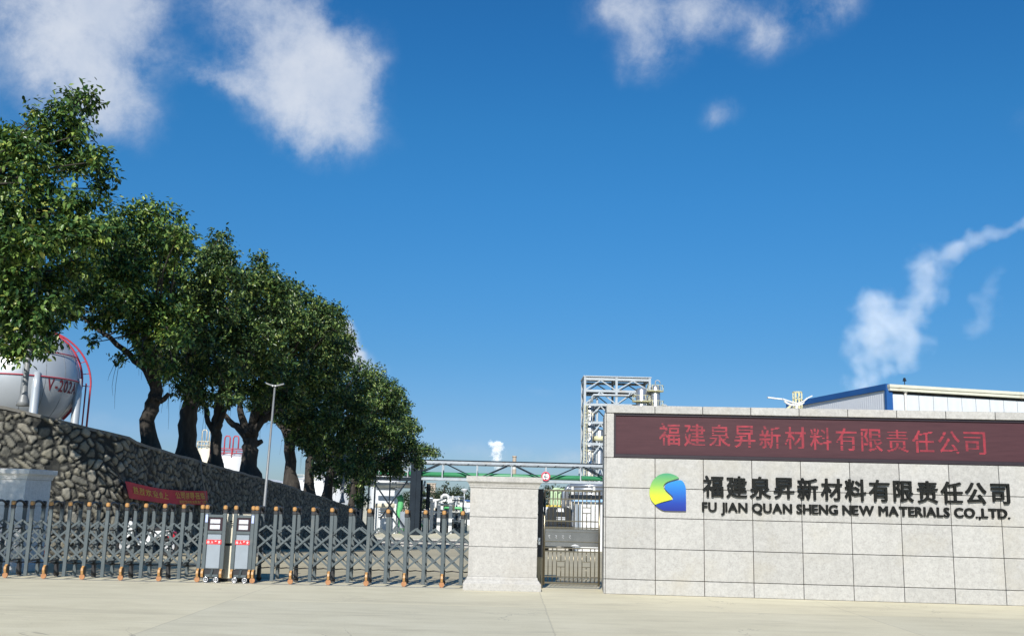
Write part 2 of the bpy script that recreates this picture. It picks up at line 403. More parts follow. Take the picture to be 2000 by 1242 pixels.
# ------------------------------------------------------------------ mesh helpers
class MB:
    """collects shapes and links them as ONE mesh object"""
    def __init__(s): s.v = []; s.f = []; s.sm = []
    def add(s, vs, fs, smooth=False):
        b = len(s.v)
        s.v += [tuple(v) for v in vs]
        s.f += [tuple(i + b for i in f) for f in fs]
        s.sm += [smooth] * len(fs)
        return s
    def box(s, x0, x1, y0, y1, z0, z1):
        v = [(x, y, z) for z in (z0, z1) for y in (y0, y1) for x in (x0, x1)]
        return s.add(v, [(0, 2, 3, 1), (4, 5, 7, 6), (0, 1, 5, 4), (2, 6, 7, 3), (0, 4, 6, 2), (1, 3, 7, 5)])
    def bbox(s, x0, x1, y0, y1, z0, z1, b=.006):
        """box with chamfered edges"""
        bm = bmesh.new()
        bmesh.ops.create_cube(bm, size=1)
        for v in bm.verts:
            v.co = Vector((x0 + (v.co.x + .5) * (x1 - x0), y0 + (v.co.y + .5) * (y1 - y0), z0 + (v.co.z + .5) * (z1 - z0)))
        bmesh.ops.bevel(bm, geom=bm.edges[:], offset=b, segments=1, affect='EDGES', profile=.5)
        bm.verts.ensure_lookup_table()
        r = s.add([v.co for v in bm.verts], [[v.index for v in f.verts] for f in bm.faces])
        bm.free()
        return r
    def bar(s, p, q, w, h=None, up=(0, 0, 1)):
        p, q = Vector(p), Vector(q); h = h or w
        d = (q - p).normalized(); u = Vector(up)
        if abs(d.dot(u)) > .98: u = Vector((0, 1, 0))
        a = d.cross(u).normalized() * w / 2; b = a.cross(d).normalized() * h / 2
        v = [c + i * a + j * b for c in (p, q) for i, j in ((-1, -1), (1, -1), (1, 1), (-1, 1))]
        return s.add(v, [(0, 3, 2, 1), (4, 5, 6, 7), (0, 1, 5, 4), (1, 2, 6, 5), (2, 3, 7, 6), (3, 0, 4, 7)])
    def tube(s, pts, r, n=8, caps=True, wob=0.0, flute=0.0):
        pts = [Vector(p) for p in pts]
        rs = r if isinstance(r, (list, tuple)) else [r] * len(pts)
        vs = []; fs = []
        ref = None
        for i, p in enumerate(pts):
            d = (pts[min(i + 1, len(pts) - 1)] - pts[max(i - 1, 0)]).normalized()
            if ref is None: ref = d.orthogonal().normalized()
            ref = (ref - d * ref.dot(d)); ref = ref.normalized() if ref.length > 1e-6 else d.orthogonal().normalized()
            b = d.cross(ref)
            for k in range(n):
                a = 2 * math.pi * k / n
                rr = rs[i] * (1 + random.uniform(-wob, wob) + flute * math.sin(a * 5 + i * .35) + flute * .6 * math.sin(a * 3 + 1.3 + i * .2))
                vs.append(p + (ref * math.cos(a) + b * math.sin(a)) * rr)
        m = len(pts)
        for i in range(m - 1):
            for k in range(n):
                k2 = (k + 1) % n
                fs.append((i * n + k, i * n + k2, (i + 1) * n + k2, (i + 1) * n + k))
        s.add(vs, fs, True)
        if caps:
            b0 = len(s.v) - len(vs)
            s.f += [tuple(b0 + k for k in reversed(range(n))), tuple(b0 + (m - 1) * n + k for k in range(n))]; s.sm += [False, False]
        return s
    def cyl(s, p, q, r, n=16): return s.tube([p, q], r, n)
    def lathe(s, prof, c=(0, 0, 0), n=24):
        c = Vector(c); vs = []; fs = []
        for r, z in prof:
            for k in range(n):
                a = 2 * math.pi * k / n
                vs.append(c + Vector((r * math.cos(a), r * math.sin(a), z)))
        for i in range(len(prof) - 1):
            for k in range(n):
                k2 = (k + 1) % n
                fs.append((i * n + k, i * n + k2, (i + 1) * n + k2, (i + 1) * n + k))
        return s.add(vs, fs, True)
    def prism(s, poly, y0, y1):
        """outline in x,z pushed from y0 (front) to y1 (back)"""
        n = len(poly)
        v = [(x, y0, z) for x, z in poly] + [(x, y1, z) for x, z in poly]
        f = [tuple(range(n)), tuple(range(2 * n - 1, n - 1, -1))] + [(i, i + n, (i + 1) % n + n, (i + 1) % n) for i in range(n)]
        return s.add(v, f)
    def ball(s, c, r, seg=20, rings=12, sz=1.0):
        c = Vector(c)
        return s.lathe([(max(1e-4, r * math.sin(math.pi * i / rings)), -r * sz * math.cos(math.pi * i / rings)) for i in range(rings + 1)], c, seg)

def origin(o):
    return Vector((0, 0, 0)) if o is None else o.matrix_basis.translation + origin(o.parent)
def link(name, me, m, parent=None):
    o = bpy.data.objects.new(name, me)
    C.objects.link(o)
    if m is not None: me.materials.append(M[m] if isinstance(m, str) else m)
    if parent is not None: o.parent = parent
    return o
PIECES = {'post', 'diagonal', 'support_column', 'chord', 'cross_brace', 'cross_bracing', 'column', 'beam', 'bracing', 'cable_tray', 'platform_ring', 'leg', 'pipe', 'valve', 'window', 'lintel', 'downpipe', 'vent_pipe',
          'riser_pipe', 'lagged_pipe', 'bar', 'bulb', 'silver_squiggle', 'hanger', 'fitting', 'hanging_root', 'girth_rail', 'tie_rope', 'slat', 'cross_tie', 'sloping_pipe', 'deck', 'process_pipe', 'corner_trim', 'panel_trim', 'grille'}
def islands(mb):
    par = list(range(len(mb.v)))
    def find(i):
        while par[i] != i: par[i] = par[par[i]]; i = par[i]
        return i
    for f in mb.f:
        a = find(f[0])
        for i in f[1:]: par[find(i)] = a
    out = {}
    for f, sm in zip(mb.f, mb.sm):
        b, mp = out.setdefault(find(f[0]), (MB(), {}))
        for i in f:
            if i not in mp: mp[i] = len(b.v); b.v.append(mb.v[i])
        b.f.append(tuple(mp[i] for i in f)); b.sm.append(sm)
    return [b for b, _ in out.values()]
def obj(name, mb, m, parent=None, world=True, fix=True):
    if name in PIECES and parent is not None and parent.get('category'):
        bs = islands(mb)
        if 1 < len(bs) <= 100:
            return [obj_one(name, b, m, parent, world, fix) for b in bs][0]
    return obj_one(name, mb, m, parent, world, fix)
def obj_one(name, mb, m, parent=None, world=True, fix=True):
    """link a builder as one object; world=True means its points are world points and the parents are unrotated"""
    off = origin(parent) if (world and parent is not None) else Vector((0, 0, 0))
    me = bpy.data.meshes.new(name)
    me.from_pydata([tuple(Vector(v) - off) for v in mb.v] if off.length else mb.v, [], mb.f)
    me.polygons.foreach_set('use_smooth', mb.sm)
    if fix:
        bm = bmesh.new(); bm.from_mesh(me); bmesh.ops.recalc_face_normals(bm, faces=bm.faces[:]); bm.to_mesh(me); bm.free()
    return link(name, me, m, parent)
def tag(o, label=None, cat=None, group=None, kind=None):
    if label: o['label'] = label
    if cat: o['category'] = cat
    if group: o['group'] = group
    if kind: o['kind'] = kind
    return o
def thing(name, label, cat, loc=(0, 0, 0), rz=0.0, group=None):
    o = bpy.data.objects.new(name, None); C.objects.link(o)
    o.location = loc; o.rotation_euler.z = rz; o.empty_display_size = .3
    return tag(o, label, cat, group)
def copy_tree(o, parent=None):
    c = o.copy(); C.objects.link(c)
    if parent is not None: c.parent = parent
    for ch in [k for k in bpy.data.objects if k.parent == o]: copy_tree(ch, c)
    return c
def text_mesh(s, extrude=0.0, offset=0.0):
    cu = bpy.data.curves.new('glyph', 'FONT'); cu.body = s; cu.extrude = extrude; cu.offset = offset; cu.resolution_u = 3
    o = bpy.data.objects.new('glyph', cu); C.objects.link(o)
    bpy.context.view_layer.update()
    me = bpy.data.meshes.new_from_object(o.evaluated_get(bpy.context.evaluated_depsgraph_get()))
    bpy.data.objects.remove(o); bpy.data.curves.remove(cu)
    n = len(me.vertices); co = np.empty(n * 3); me.vertices.foreach_get('co', co); co = co.reshape(-1, 3)
    fs = [tuple(p.vertices) for p in me.polygons]
    bpy.data.meshes.remove(me)
    return co, fs
def glyph(mb, co, fs, x0, x1, z0, z1, y):
    """stand a glyph up in the xz plane, fitted to the box x0..x1, z0..z1; its front at y"""
    a = co.min(0); b = co.max(0)
    x = x0 + (co[:, 0] - a[0]) / max(b[0] - a[0], 1e-6) * (x1 - x0)
    z = z0 + (co[:, 1] - a[1]) / max(b[1] - a[1], 1e-6) * (z1 - z0)
    yy = y + (b[2] - co[:, 2])
    mb.add(list(zip(x, yy, z)), fs)
def bold(mb, co, fs, x0, x1, z0, z1, y, t):
    """thicken the strokes of a glyph: copies shifted sideways and up, each a hair deeper than the last"""
    for k, (a, b) in enumerate(((0, 0), (1, 0), (-1, 0), (0, .7), (0, -.7), (.7, .5), (-.7, .5), (.7, -.5), (-.7, -.5))):
        glyph(mb, co, fs, x0 + t + a * t, x1 - t + a * t, z0 + t + b * t, z1 - t + b * t, y + k * .0008)
NAME = "福建泉昇新材料有限责任公司"

# ------------------------------------------------------------------ ground
YG = 28.0
def zg(Y):                                # the yard is level at the gate, then falls 4 %
    if Y <= 27: return 0.0
    if Y < 31: return -.04 * (Y - 27) ** 2 / 8
    return max(-.04 * (Y - 29), -2.68) if Y < 97 else -2.68
def build_ground():
    ys = [-120, -40, -10, 0, 6, 10, 14, 17, 19, 21, 23, 25, 27, 28, 29, 30, 31, 34, 38, 44, 52, 62, 74, 86, 96, 110, 140, 200, 320, 600, 1200, 3000]
    xs = [-2500, -600, -150, -60, -30, -14, -8, -4, 0, 4, 8, 14, 30, 60, 150, 600, 2500]
    v = [(x, y, zg(y)) for y in ys for x in xs]
    n = len(xs)
    f = [(j * n + i, j * n + i + 1, (j + 1) * n + i + 1, (j + 1) * n + i) for j in range(len(ys) - 1) for i in range(n - 1)]
    mb = MB(); mb.add(v, f, True)
    o = obj('ground', mb, 'concrete'); tag(o, kind='structure')
    # older, browner slab of the yard behind the gates
    yy = [21.6] + [y for y in ys if 21.6 < y < 96] + [97.5]
    mb = MB(); v = [(x, y, zg(y) + .004) for y in yy for x in (-60, -8, 3, 14, 60)]
    mb.add(v, [(j * 5 + i, j * 5 + i + 1, j * 5 + 6 + i, j * 5 + 5 + i) for j in range(len(yy) - 1) for i in range(4)], True)
    tag(obj('yard', mb, 'yard'), kind='structure')
    # asphalt works road and kerbs beyond the yard
    mb = MB()
    for (a, b) in ((98.5, 104), (106.5, 113)):
        z = -2.68 + .004
        mb.add([(-60, a, z), (90, a, z), (90, b, z), (-60, b, z)], [(0, 1, 2, 3)])
    tag(obj('works_road', mb, 'asphalt'), kind='structure')
    mb = MB()
    for y in (97.6, 104.2, 113.3):
        mb.box(-60, 90, y, y + .3, -2.9, -2.54)
    tag(obj('kerb', mb, plain('kerb_stone', (.36, .35, .32), .8, var=.2)), kind='structure')
    # paved strip the gate rolls on
    mb = MB()
    a = Vector((-14, 20.42, 0)); b = Vector((-.85, 20.67, 0))
    mb.add([a + Vector((0, -.30, .004)), b + Vector((0, -.30, .004)), b + Vector((0, -.22, .004)), a + Vector((0, -.22, .004))], [(0, 1, 2, 3)])
    mb.add([a + Vector((0, .45, .004)), b + Vector((0, .45, .004)), b + Vector((0, .52, .004)), a + Vector((0, .52, .004))], [(0, 1, 2, 3)])
    tag(obj('gate_track', mb, 'galv'), kind='structure')
build_ground()

# ------------------------------------------------------------------ retaining wall with rubble face
WX = -11.0
def wall_x(Y):
    if Y >= 29: return WX
    t = 29 - Y
    return WX - 1.3 * t * t / (t + 1.3)
TOPS = [(-20, 4.2), (10, 4.2), (20, 4.1), (24, 4.0), (26.3, 3.85), (27.6, 3.47), (29.8, 3.12), (36.4, 2.83), (48.7, 2.31), (59.6, 1.74), (71.5, 1.07), (80, -.5), (90, -2.3), (94, -2.75)]
def ztop(Y):
    return float(np.interp(Y, [a for a, b in TOPS], [b for a, b in TOPS]))
def build_wall():
    rng = np.random.default_rng(3)
    # arc-length rows along the wall
    Ys = [18.0]
    while Ys[-1] < 94:
        Ys.append(Ys[-1] + (.026 if Ys[-1] < 29 else .045 if Ys[-1] < 40 else .07 if Ys[-1] < 55 else .14))
    Ys = np.array(Ys)
    xs = np.array([wall_x(y) for y in Ys])
    s = np.concatenate([[0], np.cumsum(np.hypot(np.diff(xs), np.diff(Ys)))])
    tops = np.array([ztop(y) for y in Ys]); bots = np.array([zg(y) for y in Ys]) - .15
    nz_ = 112
    t = np.linspace(0, 1, nz_)
    Z = bots[:, None] + (tops - bots)[:, None] * t[None, :]
    S = np.repeat(s[:, None], nz_, 1)
    # jittered cells; stones lean along the wall
    cs, cz = .215, .205
    u = (S + .30 * Z + .10 * np.sin(Z * 2.9 + S * .9) + .06 * np.sin(Z * 7 - S * 2.1)) / cs; w = (Z + .12 * S + .09 * np.sin(S * 2.3) + .05 * np.sin(S * 6.1 + Z * 3)) / cz
    iu = np.floor(u).astype(int); iw = np.floor(w).astype(int)
    N = 1024
    jx = rng.uniform(-.15, 1.15, (N, 128)); jz = rng.uniform(-.15, 1.15, (N, 128)); jr = rng.uniform(0, 1, (N, 128)); jt = rng.uniform(-1, 1, (N, 128, 2)); jw = rng.uniform(-.2, .2, (N, 128))
    best = np.full(u.shape, 9.); sec = np.full(u.shape, 9.); cell = np.zeros(u.shape); hgt = np.zeros(u.shape)
    for di in (-2, -1, 0, 1, 2):
        for dj in (-2, -1, 0, 1, 2):
            a = (iu + di) % N; b = (iw + dj) % 128
            dx = u - (iu + di + jx[a, b]); dz = w - (iw + dj + jz[a, b])
            d = np.hypot(dx, dz) + jw[a, b]
            near = d < best
            sec = np.where(near, best, np.minimum(sec, d))
            best = np.where(near, d, best)
            cell = np.where(near, jr[a, b], cell)
            hgt = np.where(near, jt[a, b, 0] * dx + jt[a, b, 1] * dz + .5 * jr[a, b], hgt)
    edge = sec - best
    rough = rng.normal(0, 1, u.shape)
    k = np.clip((edge - .13) / .20, 0, 1); k = k * k * (3 - 2 * k)
    disp = k * (.05 + .04 * hgt)
    # outward normal of the curved wall (towards +x and the yard)
    tx = np.gradient(xs, s); ty = np.gradient(Ys, s)
    nx, ny = ty, -tx
    X = xs[:, None] + nx[:, None] * disp - .12 * 0; Yy = Ys[:, None] + ny[:, None] * disp
    m, n = X.shape
    co = np.stack([X, Yy, Z], -1).reshape(-1, 3)
    I = np.arange(m * n).reshape(m, n)
    q = np.stack([I[:-1, :-1], I[1:, :-1], I[1:, 1:], I[:-1, 1:]], -1).reshape(-1, 4)
    me = bpy.data.meshes.new('stone_face')
    me.from_pydata(co.tolist(), [], q.tolist())
    for nm, arr in (('cell', cell), ('joint', np.clip(k * 1.1, 0, 1))):
        at_ = me.attributes.new(nm, 'FLOAT', 'POINT'); at_.data.foreach_set('value', arr.reshape(-1).astype(np.float32))
    wall = thing('retaining_wall', 'rough rubble stone retaining wall along the left of the yard, trees on top', 'wall', (WX, 30, 0))
    me.transform(Matrix.Translation(-Vector((WX, 30, 0))))
    me.polygons.foreach_set('use_smooth', [True] * len(me.polygons))
    link('stone_face', me, 'stone', wall)
    # mortar coping, following the top
    mb = MB(); prev = None
    st = np.concatenate([np.linspace(18, 29, 30), np.linspace(29.6, 93.5, 84)])
    vs = []
    for i, y in enumerate(st):
        x = wall_x(y); z = ztop(y) + random.uniform(-.02, .02)
        vs += [(x + .05 + random.uniform(-.02, .02), y, z - .05), (x + .05, y, z + .035), (x - .55, y, z + .05), (x - .55, y, z - .3)]
    fs = []
    for i in range(len(st) - 1):
        for a, b in ((0, 1), (1, 2), (2, 3)):
            fs.append((i * 4 + a, i * 4 + b, i * 4 + 4 + b, i * 4 + 4 + a))
    mb.add(vs, fs); obj('coping', mb, plain('old_mortar', (.16, .155, .14), .9, var=.3, scale=2), wall)
    # the terrace behind it
    mb = MB(); ys = [18, 20, 22, 24, 25, 26, 27, 28, 29, 30, 34, 40, 48, 56, 64, 72, 78, 84, 90, 94]
    vs = []
    for y in ys:
        x = wall_x(y); z = ztop(y)
        vs += [(x - .5, y, z - .06), (x - 6, y, z + .05), (x - 16, y, max(z, 2.6)), (min(x - 40, -60), y, 3.2), (-300, y, 3.2)]
    fs = [(j * 5 + i + 1, j * 5 + i, j * 5 + 5 + i, j * 5 + 6 + i) for j in range(len(ys) - 1) for i in range(4)]
    b0 = len(vs)
    vs += [(-300, 260, 3.2), (-71, 260, 3.2), (-300, 94, 3.2)]
    fs.append((b0 - 1, b0 - 2, b0 + 1, b0))
    mb.add(vs, fs, True); tag(obj('terrace', mb, 'soil'), kind='structure')
build_wall()

# ------------------------------------------------------------------ sign wall
SO = Vector((1.93, 19.99, 0)); SA = math.atan2(19.51 - 19.99, 9.49 - 1.93)
def sw(px, py): return onplane(SO, SA, px, py)
def tint(o, per=6):
    me = o.data
    a = me.attributes.new('tint', 'FLOAT', 'FACE')
    rr = random.Random(5)
    vals = []
    for i in range(len(me.polygons)):
        if i % per == 0: t = rr.random()
        vals.append(t)
    a.data.foreach_set('value', vals)
def build_sign():
    T = thing('sign_wall', 'long pale granite gateway wall with a red display and black company lettering', 'wall', SO, SA)
    L = 11.8; D = 1.1
    ztop_ = sw(1190, 791)[1]
    zc = sw(1185, 806.5)[1]; z0 = sw(1185, 893)[1]
    rows = [0, sw(1185, 1129.5)[1], sw(1185, 1069)[1], sw(1185, 1009)[1], sw(1185, 951.4)[1], z0]
    cols = [0, sw(1279.5, 1050)[0]]
    pitch = (sw(1958, 1060)[0] - cols[1]) / 7
    while cols[-1] < L: cols.append(cols[-1] + pitch)
    cols[-1] = L
    g = .006
    mb = MB()
    for j in range(5):
        for i in range(len(cols) - 1):
            e = random.uniform(0, .002)
            mb.bbox(cols[i] + g, cols[i + 1] - g, -.03 + e, .02, rows[j] + g, rows[j + 1] - g, .003)
    # left strip beside the display, coping, left end face
    xs = sw(1199, 850)[0]
    mb.bbox(0 + g, xs - .002, -.03, .25, z0 + g, zc - g, .003)
    for i in range(len(cols) - 1):
        mb.bbox((0 if i == 0 else cols[i]) + g, cols[i + 1] - g, -.045, D + .03, zc + g, ztop_, .006)
    zz = rows + [sw(1185, 850)[1], zc]
    for j in range(len(zz) - 1):
        mb.bbox(-.03, -.002, -.028, D, zz[j] + g, zz[j + 1] - g, .003)
    o = obj('cladding_panel', mb, 'granite', T, False, False); tint(o, 26)
    # core that shows dark in the joints, with the display bay left open
    mb = MB()
    mb.box(0, L, .02, D, 0, z0 - .002); mb.box(0, xs - .01, .25, D, z0, zc); mb.box(xs, L, .32, D, z0, zc - .002)
    mb.box(0.002, L, -.01, D, zc - .004, zc + .004)
    obj('wall_core', mb, 'joint', T, False)
    mb = MB(); mb.bbox(-.03, L, D, D + .03, 0, zc, .003)
    obj('back_cladding', mb, 'granite', T, False)
    # LED display
    zb = sw(1203, 887)[1]
    E_ = thing('led_display', 'long dark red LED display in the granite wall, company name lit in red', 'display', SO, SA)
    mb = MB()
    mb.box(xs + .004, L - .01, .03, .20, zb + .006, zc - .006)
    obj('screen', mb, 'led', E_, False)
    mb = MB()
    fz0 = z0 + .004
    mb.bbox(xs + .002, L - .01, -.035, .03, fz0, zb + .012, .006)      # bottom rail
    mb.box(xs + .002, L - .01, .0, .028, zc - .04, zc - .006); mb.box(xs + .002, xs + .035, -.02, .028, zb + .012, zc - .04)
    obj('frame', mb, 'led_frame', E_, False)
    # lit characters, built as the rows of lamps that are on
    from mathutils.bvhtree import BVHTree
    c0 = sw(1308, 848); c1 = sw(1905, 865)
    n = len(NAME); G = 22
    for i, ch in enumerate(NAME):
        co, fs = text_mesh(ch)
        a = co.min(0); b = co.max(0)
        t = BVHTree.FromPolygons([Vector((p[0], p[1], 0)) for p in co], fs)
        cx = c0[0] + (c1[0] - c0[0]) * i / (n - 1); cz = c0[1] + (c1[1] - c0[1]) * i / (n - 1)
        hw, hh = .205, .218
        mb = MB()
        ph = 2 * hh / G
        for r in range(G):
            gy = a[1] + (b[1] - a[1]) * (r + .5) / G
            run = None
            for k in range(G * 2 + 1):
                gx = a[0] + (b[0] - a[0]) * (k + .5) / (G * 2)
                hit = k < G * 2 and any(t.ray_cast(Vector((gx + o, gy, 1)), Vector((0, 0, -1)))[0] is not None for o in (-.010, 0, .010))
                if hit and run is None: run = k
                if not hit and run is not None:
                    x0 = cx - hw + 2 * hw * run / (G * 2); x1 = cx - hw + 2 * hw * k / (G * 2)
                    z = cz - hh + 2 * hh * (r + .5) / G
                    if random.random() > .06:
                        mb.box(x0, x1, .024, .029, z - ph * .30, z + ph * .30)
                    run = None
        obj('lit_character', mb, 'led_lit', E_, False)
    # black raised lettering
    X_ = thing('company_lettering', 'raised black Chinese and English company name on the granite wall', 'lettering', SO, SA)
    a0 = sw(1392, 949.5); a1 = sw(1951, 964)
    for i, ch in enumerate(NAME):
        co, fs = text_mesh(ch, .05, 0)
        cx = a0[0] + (a1[0] - a0[0]) * i / (n - 1); cz = a0[1] + (a1[1] - a0[1]) * i / (n - 1)
        w = co[:, 0].max() - co[:, 0].min(); h = co[:, 1].max() - co[:, 1].min()
        k = .415 / .95
        co = co.copy(); co[:, 2] *= .4
        mb = MB(); bold(mb, co, fs, cx - w * k / 2, cx + w * k / 2, cz - min(h, .97) * k * .53, cz + min(h, .97) * k * .53, -.085, .0095)
        obj('chinese_character', mb, 'char', X_, False)
    s = "FU JIAN QUAN SHENG NEW MATERIALS CO.,LTD."
    l0 = sw(1371, 998.5); l1 = sw(1970.5, 1012.5)
    items = []; x = 0
    for ch in s:
        if ch == ' ': x += .27; continue
        co, fs = text_mesh(ch, .05, 0)
        w = co[:, 0].max() - co[:, 0].min()
        items.append((co, fs, x, w)); x += w + .085
    tot = x - .085
    k = (l1[0] - l0[0]) / tot
    kh = .202 / .73
    for co, fs, x, w in items:
        xx = l0[0] + x * k; z = l0[1] + (l1[1] - l0[1]) * (x / tot)
        co = co.copy(); co[:, 2] *= .3
        mb = MB(); bold(mb, co, fs, xx - .006, xx + w * k + .006, z + co[:, 1].min() * kh, z + co[:, 1].max() * kh, -.075, .0098)
        obj('latin_letter', mb, 'char', X_, False)
    # company emblem
    G_ = thing('company_emblem', 'round green and blue company emblem with a white S gap, on the granite wall', 'emblem', SO, SA)
    def pp(pts): return [sw(1100 + x / 4, 700 + y / 4) for x, y in pts]
    def smooth(pts, closed_idx=(), it=2):
        for _ in range(it):
            q = []
            for i in range(len(pts)):
                a, b = pts[i], pts[(i + 1) % len(pts)]
                q += [(a[0] * .75 + b[0] * .25, a[1] * .75 + b[1] * .25), (a[0] * .25 + b[0] * .75, a[1] * .25 + b[1] * .75)]
            pts = q
        return pts
    green = [(902, 933), (902, 931), (878, 914), (840, 899), (800, 895), (760, 902), (720, 925), (690, 965), (673, 1015), (671, 1060), (682, 1100), (704, 1128), (717, 1140), (721, 1139), (760, 1122), (810, 1110), (846, 1100), (848, 1094), (835, 1074), (805, 1046), (784, 1020), (779, 1000), (784, 984), (806, 964), (850, 949), (895, 937)]
    blue = [(719, 1146), (722, 1141), (760, 1130), (812, 1118), (850, 1106), (859, 1090), (845, 1068), (815, 1042), (795, 1022), (789, 1004), (796, 986), (820, 970), (870, 956), (916, 946), (938, 966), (950, 992), (956, 1020), (956, 1020), (957, 1188), (957, 1188), (956, 1190), (956, 1190), (800, 1189), (775, 1184), (745, 1168)]
    zt = sw(1300, 924)[1]; zb2 = sw(1300, 998)[1]
    mg = m_gradient('emblem_green', [(0, (.50, .54, .02)), (.3, (.46, .54, .03)), (.65, (.17, .38, .08)), (1, (.045, .25, .13))], zb2 + .12, zt)
    mbl = m_gradient('emblem_blue', [(0, (.004, .014, .19)), (.25, (.004, .035, .28)), (.6, (.008, .12, .43)), (1, (.02, .23, .52))], zb2, zt - .1)
    for nm, pts, mt in (('green_leaf', green, mg), ('blue_sail', blue, mbl)):
        mb = MB(); mb.prism(smooth(pp(pts), it=2), -.075, -.035); obj(nm, mb, mt, G_, False)
build_sign()

# ------------------------------------------------------------------ granite pier beside the gate
def pier(label, loc, w, d, hz, rz=0.0, mat='pier_granite'):
    T = thing('granite_pier', label, 'pier', loc, rz)
    mb = MB()
    b = .006
    h1 = .26
    zz = [h1, h1 + (hz - h1 - .22) / 3, h1 + 2 * (hz - h1 - .22) / 3, hz - .22]
    for j in range(3):
        mb.bbox(-w / 2, w / 2, -d / 2, d / 2, zz[j] + (.0045 if j else 0), zz[j + 1] - .0045, .004)
    o = obj('shaft', mb, mat, T, False); tint(o, 26)
    mb = MB(); mb.box(-w / 2 + .02, w / 2 - .02, -d / 2 + .02, d / 2 - .02, h1, hz - .22); obj('joint_core', mb, 'pier_granite', T, False)
    def ring(prof):
        vs = []; n = len(prof); m = MB()
        for o_, z in prof:
            vs += [(-w / 2 - o_, -d / 2 - o_, z), (w / 2 + o_, -d / 2 - o_, z), (w / 2 + o_, d / 2 + o_, z), (-w / 2 - o_, d / 2 + o_, z)]
        fs = [(i * 4 + k, i * 4 + (k + 1) % 4, i * 4 + 4 + (k + 1) % 4, i * 4 + 4 + k) for i in range(n - 1) for k in range(4)]
        fs += [(3, 2, 1, 0), tuple((n - 1) * 4 + k for k in range(4))]
        m.add(vs, fs); return m
    o = obj('plinth', ring([(.085, 0), (.088, .01), (.088, .135), (.082, .145), (.075, .15), (.06, .165), (.045, .19), (.03, .205), (.022, .21), (.02, .235), (.014, .2575), (0, .26)]), mat, T, False); tint(o, 200)
    o = obj('cap', ring([(0, hz - .22), (.018, hz - .218), (.02, hz - .185), (.028, hz - .18), (.035, hz - .15), (.06, hz - .115), (.075, hz - .11), (.078, hz - .10), (.082, hz - .098), (.084, hz - .012), (.075, hz)]), mat, T, False); tint(o, 200)
    return T
pl, pr = gnd(903, 1152), gnd(1056, 1156)
PW = pr.x - pl.x - .176
pier('square granite pier with moulded cap and plinth at the end of the sliding gate', ((pl.x + pr.x) / 2, pl.y + .088 + .6, 0), PW, 1.2, at(985, 930.5, pl.y - .02).z, R(.6))
lp = at(42, 1020, 21.6)
pier('pale shaded pier with moulded cap at the left picture edge, behind the folding gate', (lp.x - .62, 22.2, 0), 1.24, 1.2, at(40, 915, 21.5).z, 0, 'pale_pier')

